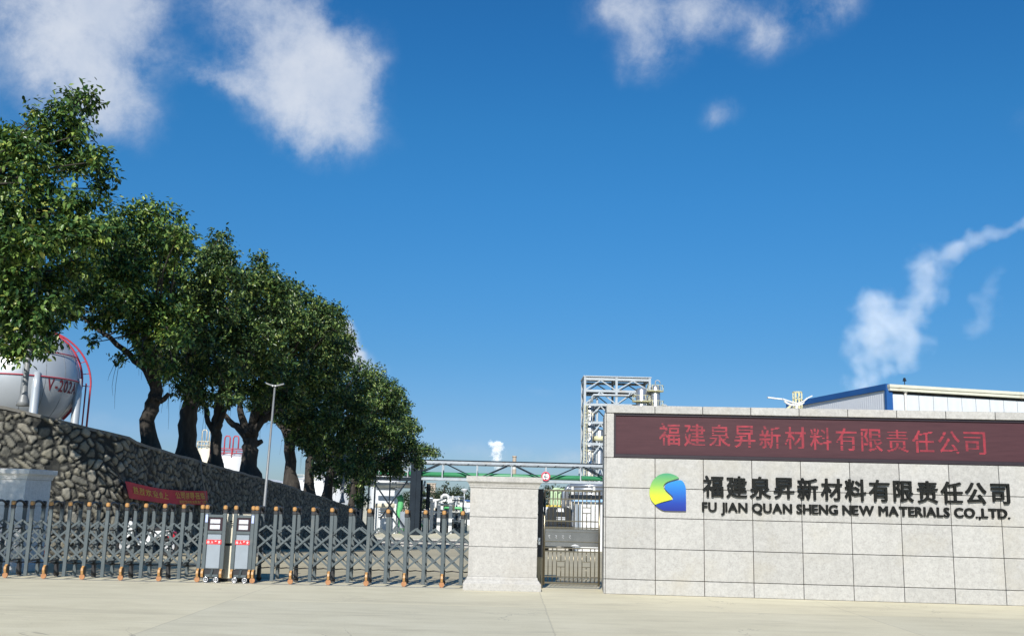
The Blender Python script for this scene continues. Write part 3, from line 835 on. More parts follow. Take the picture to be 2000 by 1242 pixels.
# ------------------------------------------------------------------ retractable gates
GA = math.atan2(20.5 - 20.33, -.89 + 9.97)
GO = Vector((-9.97, 20.36, 0))
def gx(px, py): return onplane(GO, GA, px, py)[0]
HP = 1.36                                 # post height under the cap
def arch_pts(x, y0, y1, z0):
    return [(x, y0 + (y1 - y0) * t, z0 + .085 * math.sin(math.pi * t) ** .6) for t in [i / 10 for i in range(11)]]
DW = .52
def make_gate(label, xs, wheels):
    T = thing('folding_gate', label, 'gate', GO, GA, 'folding lattice gates')
    HB = .06
    for i, x in enumerate(xs):
        wh = i in wheels
        for y, back in ((0, False), (DW, True)):
            m = MB()
            zb = .25 if wh else .045
            m.bbox(x - .036, x + .036, y - .022, y + .022, zb, HP, .006)
            po = obj('post', m, 'gate_grey', T, False)
            cm = MB()
            s = -1 if not back else 1
            cm.bbox(x - .036, x + .04, y + s * .01 - .045, y + s * .01 + .04, HP + .055, HP + .14, .018)
            obj('post_cap', cm, 'orange' if not back else 'black', po, False)
            cm = MB(); cm.bbox(x - .042, x + .042, y - .034, y + .034, HP - .012, HP + .06, .008)
            obj('collar', cm, 'black', po, False)
            if wh:
                cm = MB()
                pf = [(y - .012, .27), (y - .075 if not back else y + .075, .22), (y - .085 if not back else y + .085, .17), (y - .06 if not back else y + .06, .10), (y, .09), (y, .27)]
                n = len(pf)
                cm.add([(x - .022, a, b) for a, b in pf] + [(x + .022, a, b) for a, b in pf],
                       [tuple(range(n)), tuple(range(2 * n - 1, n - 1, -1))] + [(k, k + n, (k + 1) % n + n, (k + 1) % n) for k in range(n)])
                obj('wheel_leg', cm, 'orange' if not back else 'black', po, False)
                cm = MB(); cm.bbox(x - .038, x + .038, y - .03, y + .05, .06, .26, .01)
                obj('wheel_housing', cm, 'black', po, False)
                cm = MB()
                for (r, a, b) in ((.052, -.05, -.012),):
                    yy = y + (a if not back else -b); ye = y + (b if not back else -a)
                    cm.cyl((x, yy, .054), (x, ye, .054), r, 18)
                wo_ = obj('wheel', cm, 'orange_wheel' if not back else 'rubber', po, False)
        m = MB(); m.tube(arch_pts(x, .02, DW - .02, HP + .05), [.03, .028, .025, .024, .024, .024, .024, .024, .025, .028, .03], 8)
        obj('arch', m, 'black', T, False)
        m = MB(); m.bar((x, .02, .33), (x, DW - .02, .33), .03, .03); m.bar((x, .02, .95), (x, DW - .02, .95), .025, .025)
        obj('cross_tie', m, 'black', T, False)
    z1, z2, z3 = HP * .72, HP * .475, HP * .235
    ap = HP * .82
    for i in range(len(xs) - 1):
        a, b = xs[i], xs[i + 1]; c = (a + b) / 2
        for y in (.045, DW - .045):
            m = MB()
            w, t = (.038, .014) if y < .2 else (.026, .012)
            for (p, q, dy) in (((a, z1), (c, ap), .01), ((c, ap), (b, z1), -.01), ((a, z1), (b, z2), .01), ((a, z2), (b, z1), -.01),
                               ((a, z2), (b, z3), .01), ((a, z3), (b, z2), -.01)):
                m.bar((p[0], y + dy, p[1]), (q[0], y + dy, q[1]), t, w)
            for z in (z1, z2, z3):
                m.cyl((a, y - .03, z), (a, y + .03, z), .018, 8)
            m.cyl((c, y - .025, ap), (c, y + .025, ap), .02, 8); m.cyl((c, y - .02, (z1 + z2) / 2), (c, y + .02, (z1 + z2) / 2), .013, 8); m.cyl((c, y - .02, (z2 + z3) / 2), (c, y + .02, (z2 + z3) / 2), .013, 8)
            obj('scissor_link', m, 'gate_grey', T, False)
        m = MB(); m.tube([(a, DW - .02, .30), (a + .06, DW - .02, .265), (c, DW - .02, .28), (b - .06, DW - .02, .265), (b, DW - .02, .30)], .012, 6)
        obj('lower_link', m, 'black', T, False)
    return T
X0 = gx(392, 1050); dX = (X0 - gx(57, 1050)) / 9
left_x = [X0 - dX * k for k in range(14)]
make_gate('grey folding lattice gate with orange caps, left half, in front of the stone wall', left_x, {k for k in range(14) if k % 2 == 0})
Xr = gx(499, 1050); dr = (gx(902, 1060) - Xr) / 11
right_x = [Xr + dr * k for k in range(13)]
make_gate('grey folding lattice gate with orange caps, right half, next to the granite pier', right_x, {k for k in range(13) if k % 2 == 0})

def make_head(label, x0, x1, text, flip):
    T = thing('gate_drive_cabinet', label, 'gate motor', GO, GA, 'drive cabinets of the folding gates')
    hw = .036
    for x in (x0, x1):
        for y, back in ((0, False),):
            m = MB(); m.bbox(x - hw, x + hw, y - .025, y + .025, .25, HP, .006); po = obj('corner_post', m, 'gate_grey', T, False)
            s = -1 if not back else 1
            cm = MB(); cm.bbox(x - .036, x + .04, y + s * .01 - .045, y + s * .01 + .04, HP + .055, HP + .14, .018); obj('post_cap', cm, 'orange' if not back else 'black', po, False)
            cm = MB(); cm.bbox(x - .042, x + .042, y - .034, y + .034, HP - .012, HP + .06, .008); obj('collar', cm, 'black', po, False)
            if not back:
                cm = MB()
                pf = [(y - .012, .27), (y - .075, .22), (y - .085, .17), (y - .06, .10), (y, .09), (y, .27)]; n = len(pf)
                cm.add([(x - .022, a, b) for a, b in pf] + [(x + .022, a, b) for a, b in pf], [tuple(range(n)), tuple(range(2 * n - 1, n - 1, -1))] + [(k, k + n, (k + 1) % n + n, (k + 1) % n) for k in range(n)])
                obj('wheel_leg', cm, 'orange', po, False)
        m = MB(); m.tube(arch_pts(x, .02, .24, HP + .05), .026, 8); obj('arch', m, 'black', T, False)
    a, b = x0 + hw, x1 - hw
    m = MB()
    m.bbox(a, b, -.02, .04, HP - .10, HP - .045, .005); m.bbox(a, b, -.02, .04, .94, 1.0, .005); m.bbox(a, b, .0, .05, .19, .255, .005)
    m.box(a, b, .03, .15, .3, HP - .06)
    obj('cabinet', m, 'gate_grey', T, False)
    m = MB(); m.bbox(a + .004, b - .004, -.012, .028, 1.002, HP - .105, .004); dp = obj('display', m, 'display', T, False)
    w0, w1 = a + .04, b - .05
    zc_ = (1.002 + HP - .105) / 2
    m = MB(); m.bbox(w0, w1, -.018, -.010, zc_ + .012, zc_ + .095, .003); m.bbox(w0, w1, -.018, -.010, zc_ - .10, zc_ - .012, .003)
    obj('window', m, 'display_lit', dp, False)
    m = MB(); m.bbox(a + .004, b - .004, -.024, .03, .262, .932, .012); obj('front_panel', m, 'alu', T, False)
    m = MB(); m.bbox(a - .006, b + .006, -.032, -.02, .735, .825, .004); bd = obj('red_name_band', m, 'red_plate', T, False)
    m = MB(); pw = (b - a) / 4
    for i, ch in enumerate(text):
        co, fs = text_mesh(ch, 0.0, .03)
        cx = a + pw * (i + .5); glyph(m, co, fs, cx - pw * .30, cx + pw * .30, .752, .808, -.0345)
    obj('white_print', m, 'white', bd, False)
    m = MB(); x = x0 if not flip else x1; m.bbox(x - .02, x + .028, -.034, -.026, HP - .20, HP - .045, .003); obj('maker_plate', m, 'blue_plate', T, False)
    m = MB(); m.bbox(x0 - .03, x1 + .03, -.02, .14, .085, .25, .012); bs = obj('base_housing', m, 'black', T, False)
    cx = (x0 + x1) / 2
    m = MB(); m.bar((cx + .01, -.03, .255), (cx - .02, -.05, .10), .045, .03); m.bbox(a + .01, b - .01, -.045, .0, .10, .155, .008)
    obj('bumper_strut', m, 'gate_grey', T, False)
    for s in (-.1, .1):
        m = MB(); m.cyl((cx + s, -.06, .056), (cx + s, .0, .056), .056, 22); wk = obj('wheel', m, 'rubber', T, False)
        m = MB()
        m.cyl((cx + s, -.066, .056), (cx + s, -.058, .056), .012, 12)
        for q in range(5):
            an = q * 2 * math.pi / 5 + .3
            m.bar((cx + s, -.064, .056), (cx + s + .04 * math.cos(an), -.064, .056 + .04 * math.sin(an)), .006, .02, up=(0, 1, 0) if False else (math.sin(an + 1.57) * 0, 1, 0))
        ri = [(cx + s + .042 * math.cos(t * math.pi / 9), -.064, .056 + .042 * math.sin(t * math.pi / 9)) for t in range(19)]
        m.tube(ri, .008, 6, False)
        obj('rim', m, 'silver_rim', wk, False)
    return T
make_head('left gate drive cabinet, beside the left folding gate, blue plate at its left corner', gx(400.5, 1060), gx(436, 1060), "出入平安", False)
make_head('right gate drive cabinet, next to the right folding gate, blue plate at its right corner', gx(456.8, 1060), gx(491, 1060), "出入平安", True)

# cream control box standing behind the gap between the two cabinets
T = thing('control_cabinet', 'cream upright control cabinet standing behind the gap between the gate motors', 'cabinet', GO, GA)
x0, x1 = gx(430, 1060), gx(461, 1060)
m = MB(); m.bbox(x0 - .05, x1 + .25, .24, .5, .06, .70, .01); m.bbox(x0 - .05, x1 + .25, .24, .5, .75, 1.33, .01); obj('door', m, 'cream', T, False)
m = MB(); m.box(x0 - .04, x1 + .24, .26, .49, .0, 1.32); m.bbox(x0 - .05, x1 + .25, .24, .5, 1.33, 1.36, .004); obj('body', m, 'black', T, False)
m = MB()
for i, z in enumerate((1.17, 1.13, 1.09, 1.06)): m.box((x0 + x1) / 2 - .05 + .012 * i, (x0 + x1) / 2 + .0 + .012 * (i % 3), .235, .24, z, z + .022)
obj('sticker', m, 'struct_dark', T, False)

# ------------------------------------------------------------------ side gate
def side_gate():
    Y = 20.95
    a = at(1061, 1060, Y); b = at(1171.5, 1060, Y)
    x0, x1 = a.x, 1.915
    T = thing('side_gate', 'narrow stainless steel walk-through gate between the granite pier and the sign wall', 'gate', (x0, Y, 0))
    zt = at(1115, 958, Y).z; zp1 = at(1115, 1032, Y).z; zp0 = at(1115, 1057, Y).z; zq = at(1115, 1067, Y).z; zb = at(1115, 1138, Y).z
    w = x1 - x0
    m = MB()
    m.tube([(.02, 0, .06), (.02, 0, zt)], .022, 10); m.tube([(w - .02, 0, .06), (w - .02, 0, zt)], .022, 10)
    for z in (zt, zt - .17, zp1 + .15, zp1 + .02, zq - .03, zq - .10, zb, zb + .12):
        m.bar((0, 0, z), (w, 0, z), .028, .034 if z in (zt, zb) else .022)
    obj('frame', m, 'steel', T, False)
    N = 13
    ux = lambda i: .02 + (w - .04) * i / N
    m = MB()
    for i in range(1, N):
        if i == 10: continue
        m.cyl((ux(i), 0, zp1), (ux(i), 0, zt), .0095, 8)
    # greek-key ornament in the upper right, two in the lower half
    def key(c, z0, z1):
        zm = (z0 + z1) / 2
        l, r, mid = ux(c - 1), ux(c + 1), ux(c)
        m.cyl((mid, 0, z0), (mid, 0, zm - .055), .0095, 8); m.cyl((mid, 0, zm + .055), (mid, 0, z1), .0095, 8)
        for z in (zm - .055, zm + .055): m.bar((l, 0, z), (r, 0, z), .018, .018)
    key(10, zp1 + .15, zt - .17)
    m.cyl((ux(10), 0, zt - .17), (ux(10), 0, zt), .0095, 8); m.cyl((ux(10), 0, zp1), (ux(10), 0, zp1 + .15), .0095, 8)
    for i in range(1, N):
        if i in (4, 10):
            m.cyl((ux(i), 0, zb), (ux(i), 0, zb + .12), .0095, 8); continue
        m.cyl((ux(i), 0, zb), (ux(i), 0, zq - .02), .0095, 8)
    for c in (4, 10): key(c, zb + .12, zq - .1)
    obj('bar', m, 'steel', T, False)
    m = MB(); m.box(.03, w - .03, -.012, .012, zp0, zp1); m.box(.03, w - .03, -.010, .010, zq, zp0 - .012)
    pn = obj('panel', m, 'steel_panel', T, False)
    m = MB(); m.bar((.02, -.02, zp0 - .004), (w - .02, -.02, zp0 - .004), .02, .014); m.bar((.02, -.015, zp1 - .005), (w - .02, -.015, zp1 - .005), .02, .012); m.bar((.05, -.016, (zp0 + zp1) / 2 + .06), (w - .05, -.016, (zp0 + zp1) / 2 + .06), .008, .006)
    obj('panel_trim', m, 'steel', T, False)
    m = MB()
    for i in range(4):
        cx = .12 + i * .14; zc = (zp0 + zp1) / 2 - .045
        m.tube([(cx - .02, -.018, zc + .03), (cx + .015, -.02, zc + .03), (cx - .01, -.02, zc), (cx + .018, -.02, zc - .02), (cx, -.02, zc - .035)], .007, 6)
    obj('silver_squiggle', m, 'silver_rim', T, False)  # small silver squiggles standing proud of the panel
    m = MB(); cx = w * .56; m.prism([(cx - .09, zq + .012), (cx + .09, zq + .012), (cx + .05, zq + .035), (cx, zq + .05), (cx - .05, zq + .035)], -.016, -.008)
    obj('badge', m, 'silver_rim', T, False)
    # lock jamb on the pier side
    J = thing('gate_jamb', 'dark steel lock post between the granite pier and the walk-through gate', 'gate post', (x0, Y, 0))
    m = MB(); m.bbox(-.12, -.012, -.12, .02, .62, zt + .02, .004); obj('lock_box', m, 'black', J, False)
    m = MB(); m.bbox(-.12, -.045, -.10, .02, 0, .615, .003); m.bbox(-.040, -.012, -.10, .0, 0, .615, .003); m.bbox(-.010, .0, -.06, .0, .0, zt * .78, .002); obj('steel_post', m, 'steel', J, False)
    m = MB(); m.cyl((-.09, -.15, .95), (-.09, -.12, .95), .022, 12); m.bar((-.09, -.15, .95), (-.06, -.155, .93), .018, .018); m.bbox(-.105, -.065, -.128, -.12, .86, 1.0, .003); obj('handle', m, 'silver_rim', J, False)
side_gate()

# ------------------------------------------------------------------ banner, cable, lamps
def build_banner():
    # hangs on the straight part of the stone wall, seen along it
    def onwall(px, py, off=.16):
        d = ray(px, py); t = (WX + off) / d.x
        return d * t + Vector((0, 0, H))
    TL, TR, BL, BR = onwall(240, 939), onwall(400, 958), onwall(245, 972), onwall(403, 985)
    T = thing('banner', 'red cloth banner with yellow characters tied along the stone wall', 'banner', (WX, TL.y, 0))
    nu, nv = 60, 10
    def pt(u, v, off=0.0):
        a = TL.lerp(TR, u); b = BL.lerp(BR, u)
        p = a.lerp(b, v)
        sag = .10 * math.sin(math.pi * u) * (1 - .3 * v)
        wav = .035 * math.sin(u * 21 + v * 2) * (.25 + v) + .04 * math.sin(u * 7 + 1)
        return Vector((WX + .19 + wav + off, p.y, p.z - sag))
    m = MB()
    vs = [pt(i / nu, j / nv) for i in range(nu + 1) for j in range(nv + 1)]
    fs = [(i * (nv + 1) + j, i * (nv + 1) + j + 1, (i + 1) * (nv + 1) + j + 1, (i + 1) * (nv + 1) + j) for i in range(nu) for j in range(nv)]
    m.add(vs, fs, True)
    obj('cloth', m, 'red_cloth', T)
    m = MB()
    def word(s, u0, u1, v0, v1):
        n = len(s)
        for i, ch in enumerate(s):
            co, fs = text_mesh(ch, 0, .012)
            a = co.min(0); b = co.max(0)
            ua = u0 + (u1 - u0) * (i + .08) / n; ub = u0 + (u1 - u0) * (i + .92) / n
            pts = [pt(ua + (ub - ua) * (c[0] - a[0]) / (b[0] - a[0]), v1 + (v0 - v1) * (c[1] - a[1]) / max(b[1] - a[1], .2), .014) for c in co]
            m.add(pts, fs)
    word("热烈欢迎会上", .05, .50, .22, .68)
    word("公司领导莅临", .57, .95, .12, .60)
    word("福建泉昇新材料有限责任公司宣", .60, .97, .70, .92)
    obj('printed_text', m, 'yellow_print', T, True, False)
    m = MB()
    for a, b in ((TL, TL + Vector((0, -.8, .25))), (TR, TR + Vector((0, .6, .3))), (BR, BR + Vector((0, .5, -.1)))):
        m.tube([Vector((WX + .18, a.y, a.z)), Vector((WX + .1, b.y, b.z))], .005, 5)
    obj('tie_rope', m, 'pole_grey', T)
    # cable running down the wall next to it
    m = MB()
    ps = [onwall(391, 897, .12), onwall(394, 925, .16), onwall(398, 950, .22), onwall(404, 985, .26), onwall(409, 1030, .2), onwall(411, 1069, .16)]
    m.tube(ps, .022, 6)
    tag(obj('cable', m, 'pole_grey'), 'pale grey cable hanging down the stone wall at the right end of the banner', 'cable')
build_banner()

def lamp_post(label, base, height, r, head, group='yard lamp posts', wing=.26):
    T = thing('lamp_post', label, 'street lamp', base, 0, group)
    m = MB(); b = Vector(base)
    m.tube([b, b + Vector((0, 0, .12)), b + Vector((0, 0, .3)), b + Vector((0, 0, .5)), b + Vector((0, 0, height))], [r * 2.2, r * 2.0, r * 1.25, r, r * .55], 12)
    obj('pole', m, 'pole_grey', T)
    if head:
        t = b + Vector((0, 0, height))
        m = MB()
        for s in (-1, 1):
            pts = [t + Vector((s * wing * k, 0, -.02 + .07 * k ** 1.6)) for k in (0, .25, .5, .75, 1)]
            for i in range(4): m.bar(pts[i], pts[i + 1], .16 - .02 * i, .035)
        obj('lamp_head', m, 'pole_grey', T)
        m = MB()
        for s in (-.05, .03): m.ball(t + Vector((s, -.06, -.03)), .03, 10, 6)
        obj('bulb', m, 'white', T)
    return T
b = at(43, 803, 26.0); b.z = ztop(26.0) - .02
lamp_post('grey lamp post with flared foot on the stone wall, before the silver sphere tank', b, 5.2, .075, True)
b = gnd(508, 1078); b = Vector((at(508, 1078, 30).x, 30, zg(30)))
tl = at(537, 752, 30)
lp = lamp_post('slim winged grey lamp post in front of the stone wall behind the right gate', b, tl.z - zg(30), .048, True, wing=.27)
lp.rotation_euler.y = math.atan2((tl.x - b.x) - 0.0, tl.z)
b = at(668, 985, 66); b.z = ztop(66)
lamp_post('thin grey lamp post among the farthest tree trunks on the wall', b, 6.0, .09, False)

# ------------------------------------------------------------------ trees
def leaf_mesh(name, clumps, L, cov, seed, px2m, inner=.5, droop=.45, flat=.85):
    """leaves in sprigs spread through the clumps; clumps = (centre, radius)"""
    rng = np.random.default_rng(seed)
    P = []; A = []
    for c, r in clumps:
        n = max(4, int(cov * math.pi * r * r / (7 * .32 * L * L)))
        d = rng.normal(size=(n, 3)); d /= np.linalg.norm(d, axis=1)[:, None]
        q = rng.uniform(0, 1, n)
        rad = np.where(rng.uniform(size=n) < inner, q ** .4 * .75, .68 + .36 * q ** .8)
        # lumps: pull parts of the shell in so that the outline breaks up
        lump = 1 + .16 * np.sin(d[:, 0] * 5 + seed + c[0] * 3) * np.sin(d[:, 2] * 6 + c[2] * 2) + .10 * rng.normal(size=n)
        P.append(np.array(c) + d * (r * rad * lump)[:, None] * np.array([1, 1.0, flat]))
        ax = d * np.array([1, 1, .7]) + np.array([0, 0, .25]) + rng.normal(scale=.45, size=(n, 3))
        A.append(ax / np.linalg.norm(ax, axis=1)[:, None])
    P = np.concatenate(P); A = np.concatenate(A)
    k = 7
    n = len(P)
    base = np.repeat(P, k, 0); ax = np.repeat(A, k, 0)
    t = np.tile(np.linspace(-.5, .9, k), n) + rng.normal(scale=.12, size=n * k)
    base = base + ax * (t * L * 1.5)[:, None] + rng.normal(scale=L * .16, size=(n * k, 3))
    side = rng.normal(size=(n * k, 3)); side -= ax * (side * ax).sum(1)[:, None]; side /= np.linalg.norm(side, axis=1)[:, None]
    d = ax * .55 + side * .9 + np.array([0, 0, -droop]) * rng.uniform(-.2, 2.4, (n * k, 1)) 
    d /= np.linalg.norm(d, axis=1)[:, None]
    up = np.array([0, -.12, 1.0]) + rng.normal(scale=.42, size=(n * k, 3)) + ax * .35
    nm = up - d * (up * d).sum(1)[:, None]; nm /= np.linalg.norm(nm, axis=1)[:, None]
    sd = np.cross(d, nm)
    ln = L * rng.uniform(.7, 1.25, n * k)[:, None]; wd = ln * rng.uniform(.19, .27, n * k)[:, None]
    fold = nm * ln * .05
    v0 = base
    v1 = base + d * ln * .30 + sd * wd + fold; v2 = base + d * ln * .66 + sd * wd * .85 + fold
    v3 = base + d * ln - nm * ln * .10
    v4 = base + d * ln * .66 - sd * wd * .85 + fold; v5 = base + d * ln * .30 - sd * wd + fold
    vv = np.stack([v0, v1, v2, v3, v4, v5], 1).reshape(-1, 3)
    N = n * k
    i = np.arange(N)[:, None] * 6
    q = np.concatenate([i + np.array([[0, 1, 2, 3]]), i + np.array([[0, 3, 4, 5]])], 1).reshape(-1)
    me = bpy.data.meshes.new(name)
    me.vertices.add(N * 6); me.vertices.foreach_set('co', vv.astype(np.float32).reshape(-1))
    me.loops.add(N * 8); me.loops.foreach_set('vertex_index', q.astype(np.int32))
    me.polygons.add(N * 2); me.polygons.foreach_set('loop_start', np.arange(0, N * 8, 4, dtype=np.int32)); me.polygons.foreach_set('loop_total', np.full(N * 2, 4, dtype=np.int32))
    me.update(calc_edges=True)
    return me

def curve_pts(p, q, n=7, sag=.0, wob=.08):
    p, q = Vector(p), Vector(q); L = (q - p).length
    o1 = Vector((random.uniform(-1, 1), random.uniform(-1, 1), random.uniform(-.3, .6))) * wob * L
    o2 = Vector((random.uniform(-1, 1), random.uniform(-1, 1), random.uniform(-.3, .6))) * wob * L
    out = []
    for i in range(n):
        t = i / (n - 1)
        out.append(p.lerp(q, t) + o1 * math.sin(math.pi * t) + o2 * math.sin(2 * math.pi * t) * .5 + Vector((0, 0, sag * math.sin(math.pi * t))))
    return out

TREES = 0
def fig_tree(label, base, D, forks, clumps, r0, L, cov, mat, roots=0, dy=2.2, seed=1, arms=(), deep=None):
    """base: foot of the trunk; forks: trunk way points in (px, py); clumps: crown lobes (px, py, r) seen from the road at about depth D"""
    global TREES
    TREES += 1
    r0 *= .86
    rr = random.Random(seed); random.seed(seed)
    T = thing('fig_tree', label, 'tree', base, 0, 'fig trees along the top of the stone wall')
    k = D / F
    cl = []
    top_y = min(c[1] for c in clumps)
    for c in clumps:
        px, py, r = c[:3]
        y = D + (c[3] if len(c) > 3 else rr.uniform(-dy, dy))
        cl.append((at(px, py, y), r * y / F * 1.08))
        if dy > .1 and px > 0 and py > (deep or top_y + 25):      # the crown is as deep as it is wide
            y = D + rr.choice((-1, -1, 1)) * rr.uniform(.5, 1.0) * dy * 1.9
            cl.append((at(px + rr.uniform(-6, 6), py + rr.uniform(-4, 8), y), r * y / F * .98))
    W_ = [Vector(base)] + [at(x, y, base[1]) for x, y in forks]
    m = MB()
    pts = []; rad = []
    n = len(W_)
    for i in range(n - 1):
        for t in (0, .25, .5, .75):
            p = W_[i].lerp(W_[i + 1], t)
            f = (i + t) / (n - 1)
            pts.append(p + Vector((rr.uniform(-1, 1), rr.uniform(-1, 1), 0)) * r0 * .14 * (1 if i + t > 0 else 0))
            rad.append(r0 * (1.0 - .28 * f + .75 * max(0, .16 - f) / .16))
    pts.append(W_[-1]); rad.append(r0 * .66)
    pts[0] = pts[0] - Vector((0, 0, .25))
    m.tube(pts, rad, 16, True, .07, .07)
    top = W_[-1]
    # knuckles and stubs
    for q in range(3):
        p = W_[0].lerp(top, rr.uniform(.55, 1.0)); a = rr.uniform(0, 6.28)
        e = p + Vector((math.cos(a), math.sin(a), .5)) * r0 * 1.3
        m.tube([p, p.lerp(e, .6), e], [r0 * .5, r0 * .36, r0 * .25], 8, True, .1)
    # limbs to the biggest lobes, branches from limbs to the rest
    for arm in arms:                     # limbs one can see against the sky
        ap = [at(x, y, base[1] - .1) for x, y in arm]
        fine = []
        for a, b in zip(ap[:-1], ap[1:]): fine += [a.lerp(b, t) + Vector((rr.uniform(-1, 1), 0, rr.uniform(-1, 1))) * .04 for t in (0, .33, .66)]
        fine.append(ap[-1]); nf = len(fine)
        m.tube(fine, [r0 * (.55 - .36 * i / nf) for i in range(nf)], 9, True, .07)
    order = sorted(cl, key=lambda c: -c[1] + rr.uniform(-.2, .2) * c[1])
    limbs = []
    nl = min(len(order), 7)
    for c, r in order[:nl]:
        start = top if rr.random() < .6 else W_[-2].lerp(top, rr.uniform(.55, .95))
        ps = curve_pts(start, c, 9, .12 * (c - start).length * .4, .07)
        rs = [r0 * .52 * (1 - .8 * i / 8) for i in range(9)]
        m.tube(ps, rs, 10, True, .06)
        limbs.append((ps, rs))
    for c, r in order[nl:]:
        best = min(((p - c).length + .05 * i, ps, i) for ps, _ in limbs for i, p in enumerate(ps[2:7]))
        p = best[1][best[2] + 2]
        ps = curve_pts(p, c, 6, 0, .08)
        m.tube(ps, [max(.012, r0 * .17 * (1 - .8 * i / 5)) for i in range(6)], 6, True, .05)
    for c, r in cl:
        for q in range(3):
            d = Vector((rr.gauss(0, 1), rr.gauss(0, 1), rr.gauss(.2, .8))).normalized()
            m.tube(curve_pts(c, c + d * r * .95, 4, 0, .06), [r0 * .05 + .008, r0 * .04 + .006, .008, .004], 5, False)
    obj('trunk', m, 'bark', T, True, False)
    me = leaf_mesh('crown', [(tuple(c - Vector(base)), r) for c, r in cl], L, cov, seed, k)
    link('crown', me, mat, T)
    if roots:
        m = MB()
        for q in range(roots):
            low = sorted(cl, key=lambda q_: q_[0].z + .35 * abs(q_[0].x - top.x))[:max(3, len(cl) // 4)]
            c, r = rr.choice(low)
            p = c + Vector((rr.uniform(-.6, .6) * r, rr.uniform(-.6, .6) * r, -r * .2))
            ln = rr.uniform(.6, 1.9)
            e = p + Vector((rr.gauss(0, .08), rr.gauss(0, .08), -ln))
            m.tube(curve_pts(p, e, 5, 0, .05), [.008, .007, .006, .005, .003], 4, False)
        obj('hanging_root', m, 'bark', T, True, False)
    return T

def tb(px, Y, dx=0):                     # foot of a tree on the terrace, seen at px
    x = at(px, 930, Y).x
    return (x, Y, ztop(Y) - .02)
# 1 nearest: trunk left of the picture
CA = [(165, 185, 20), (178, 205, 16), (135, 205, 27), (112, 222, 25), (72, 222, 17), (150, 248, 24), (160, 262, 16), (92, 258, 36), (125, 275, 24), (55, 268, 22), (30, 285, 32), (5, 275, 28), (62, 308, 42), (120, 310, 30),
      (165, 303, 26), (195, 315, 24), (205, 340, 22), (192, 368, 19), (150, 330, 22), (20, 345, 42), (75, 355, 34), (20, 400, 50), (85, 410, 44), (135, 402, 34), (175, 398, 30),
      (10, 470, 50), (75, 470, 48), (140, 455, 40), (175, 460, 34), (25, 540, 46), (95, 545, 36), (150, 520, 32), (10, 600, 44), (60, 615, 40), (22, 660, 34), (85, 640, 26), (110, 590, 26), (70, 680, 20), (45, 690, 14), (25, 690, 16), (95, 670, 14),
      (-50, 300, 70), (-60, 420, 90), (-80, 540, 90), (-160, 380, 110), (-190, 520, 110), (-70, 640, 60), (-280, 450, 120), (-180, 280, 80), (-300, 200, 100)]
fig_tree('tallest, nearest fig tree reaching in from the left picture edge, leggy sprig at its top', (-17.6, 26.6, ztop(25)), 26.0, [(-190, 740), (-150, 640)], CA, .36, .17, 5.2, 'leaf_near', 0, 1.6, 11, (), 440)
SH1 = [(-865, 107, 139, -0.4), (-650, 160, 133, 0.2), (-554, 140, 145, -0.2), (-390, 155, 128, 0.0), (-676, 67, 116, 0.4), (-603, 25, 123, -0.3), (-402, 81, 103, 0.3), (-836, 179, 110, -0.6), (-601, 209, 104, 0.1)]
rt = fig_tree('unseen tree added beyond the left edge to shade the left pier', (-11.4, 13.0, 0), 13.0, [(-725, 740), (-632, 312)], SH1, .2, .2, 2.3, 'leaf_mid', 0, .05, 31)
del rt['group']  # added out of view, its flat crown placed to shade the left pier
CB = [(240, 425, 32), (282, 415, 30), (325, 428, 32), (352, 455, 24), (362, 480, 14), (340, 490, 34), (300, 465, 42), (245, 470, 42), (205, 455, 38), (205, 515, 44), (265, 530, 46), (325, 540, 40), (180, 555, 38), (235, 590, 42),
      (290, 600, 42), (150, 590, 30), (340, 610, 38), (200, 625, 22), (265, 645, 28), (310, 660, 30), (185, 662, 10), (232, 695, 9), (130, 615, 18), (275, 690, 16), (345, 660, 26), (300, 705, 14), (330, 725, 20)]
fig_tree('fig tree with bright rounded crown and knuckled forked trunk, left of the other trunks', tb(291, 34.3), 33.8, [(288, 820), (300, 780), (305, 745)], CB, .32, .165, 4.5, 'leaf_near', 16, 2.0, 12, [[(303, 752), (285, 722), (255, 695), (215, 660), (160, 618)], [(306, 750), (312, 715), (308, 680)], [(300, 775), (318, 782), (330, 768)]])
CC = [(430, 462, 18), (425, 490, 26), (405, 505, 26), (445, 505, 20), (395, 545, 42), (445, 540, 34), (375, 590, 46), (430, 595, 46), (385, 655, 44), (350, 645, 36), (430, 660, 40), (400, 715, 38), (350, 715, 28), (445, 720, 34), (370, 760, 24), (330, 700, 24), (400, 775, 22), (450, 775, 22)]
fig_tree('fig tree with a very thick fluted dark trunk, second from the left, pointed crown', tb(368, 38.7), 38.5, [(366, 830), (372, 780), (378, 740)], CC, .42, .165, 3.9, 'leaf_mid', 14, 2.2, 13)
CD = [(508, 508, 16), (495, 530, 28), (525, 545, 26), (480, 560, 34), (545, 570, 30), (500, 605, 44), (548, 605, 34), (465, 640, 42), (525, 660, 44), (480, 700, 42), (530, 715, 38), (455, 740, 30), (500, 765, 28), (560, 640, 30)]
fig_tree('fig tree with a slim straight trunk, third from the left', tb(420, 42.2), 43, [(422, 850), (425, 810), (430, 775)], CD, .29, .17, 3.9, 'leaf_mid', 12, 2.4, 14, [[(421, 852), (408, 822), (398, 785), (392, 760)], [(424, 835), (440, 800), (452, 775)]])
CE = [(570, 572, 30), (598, 590, 24), (625, 605, 22), (645, 612, 20), (560, 615, 34), (600, 635, 34), (630, 645, 24), (575, 675, 36), (615, 690, 34), (560, 725, 34), (600, 740, 32), (540, 765, 28), (575, 785, 30), (510, 790, 22), (650, 640, 18)]
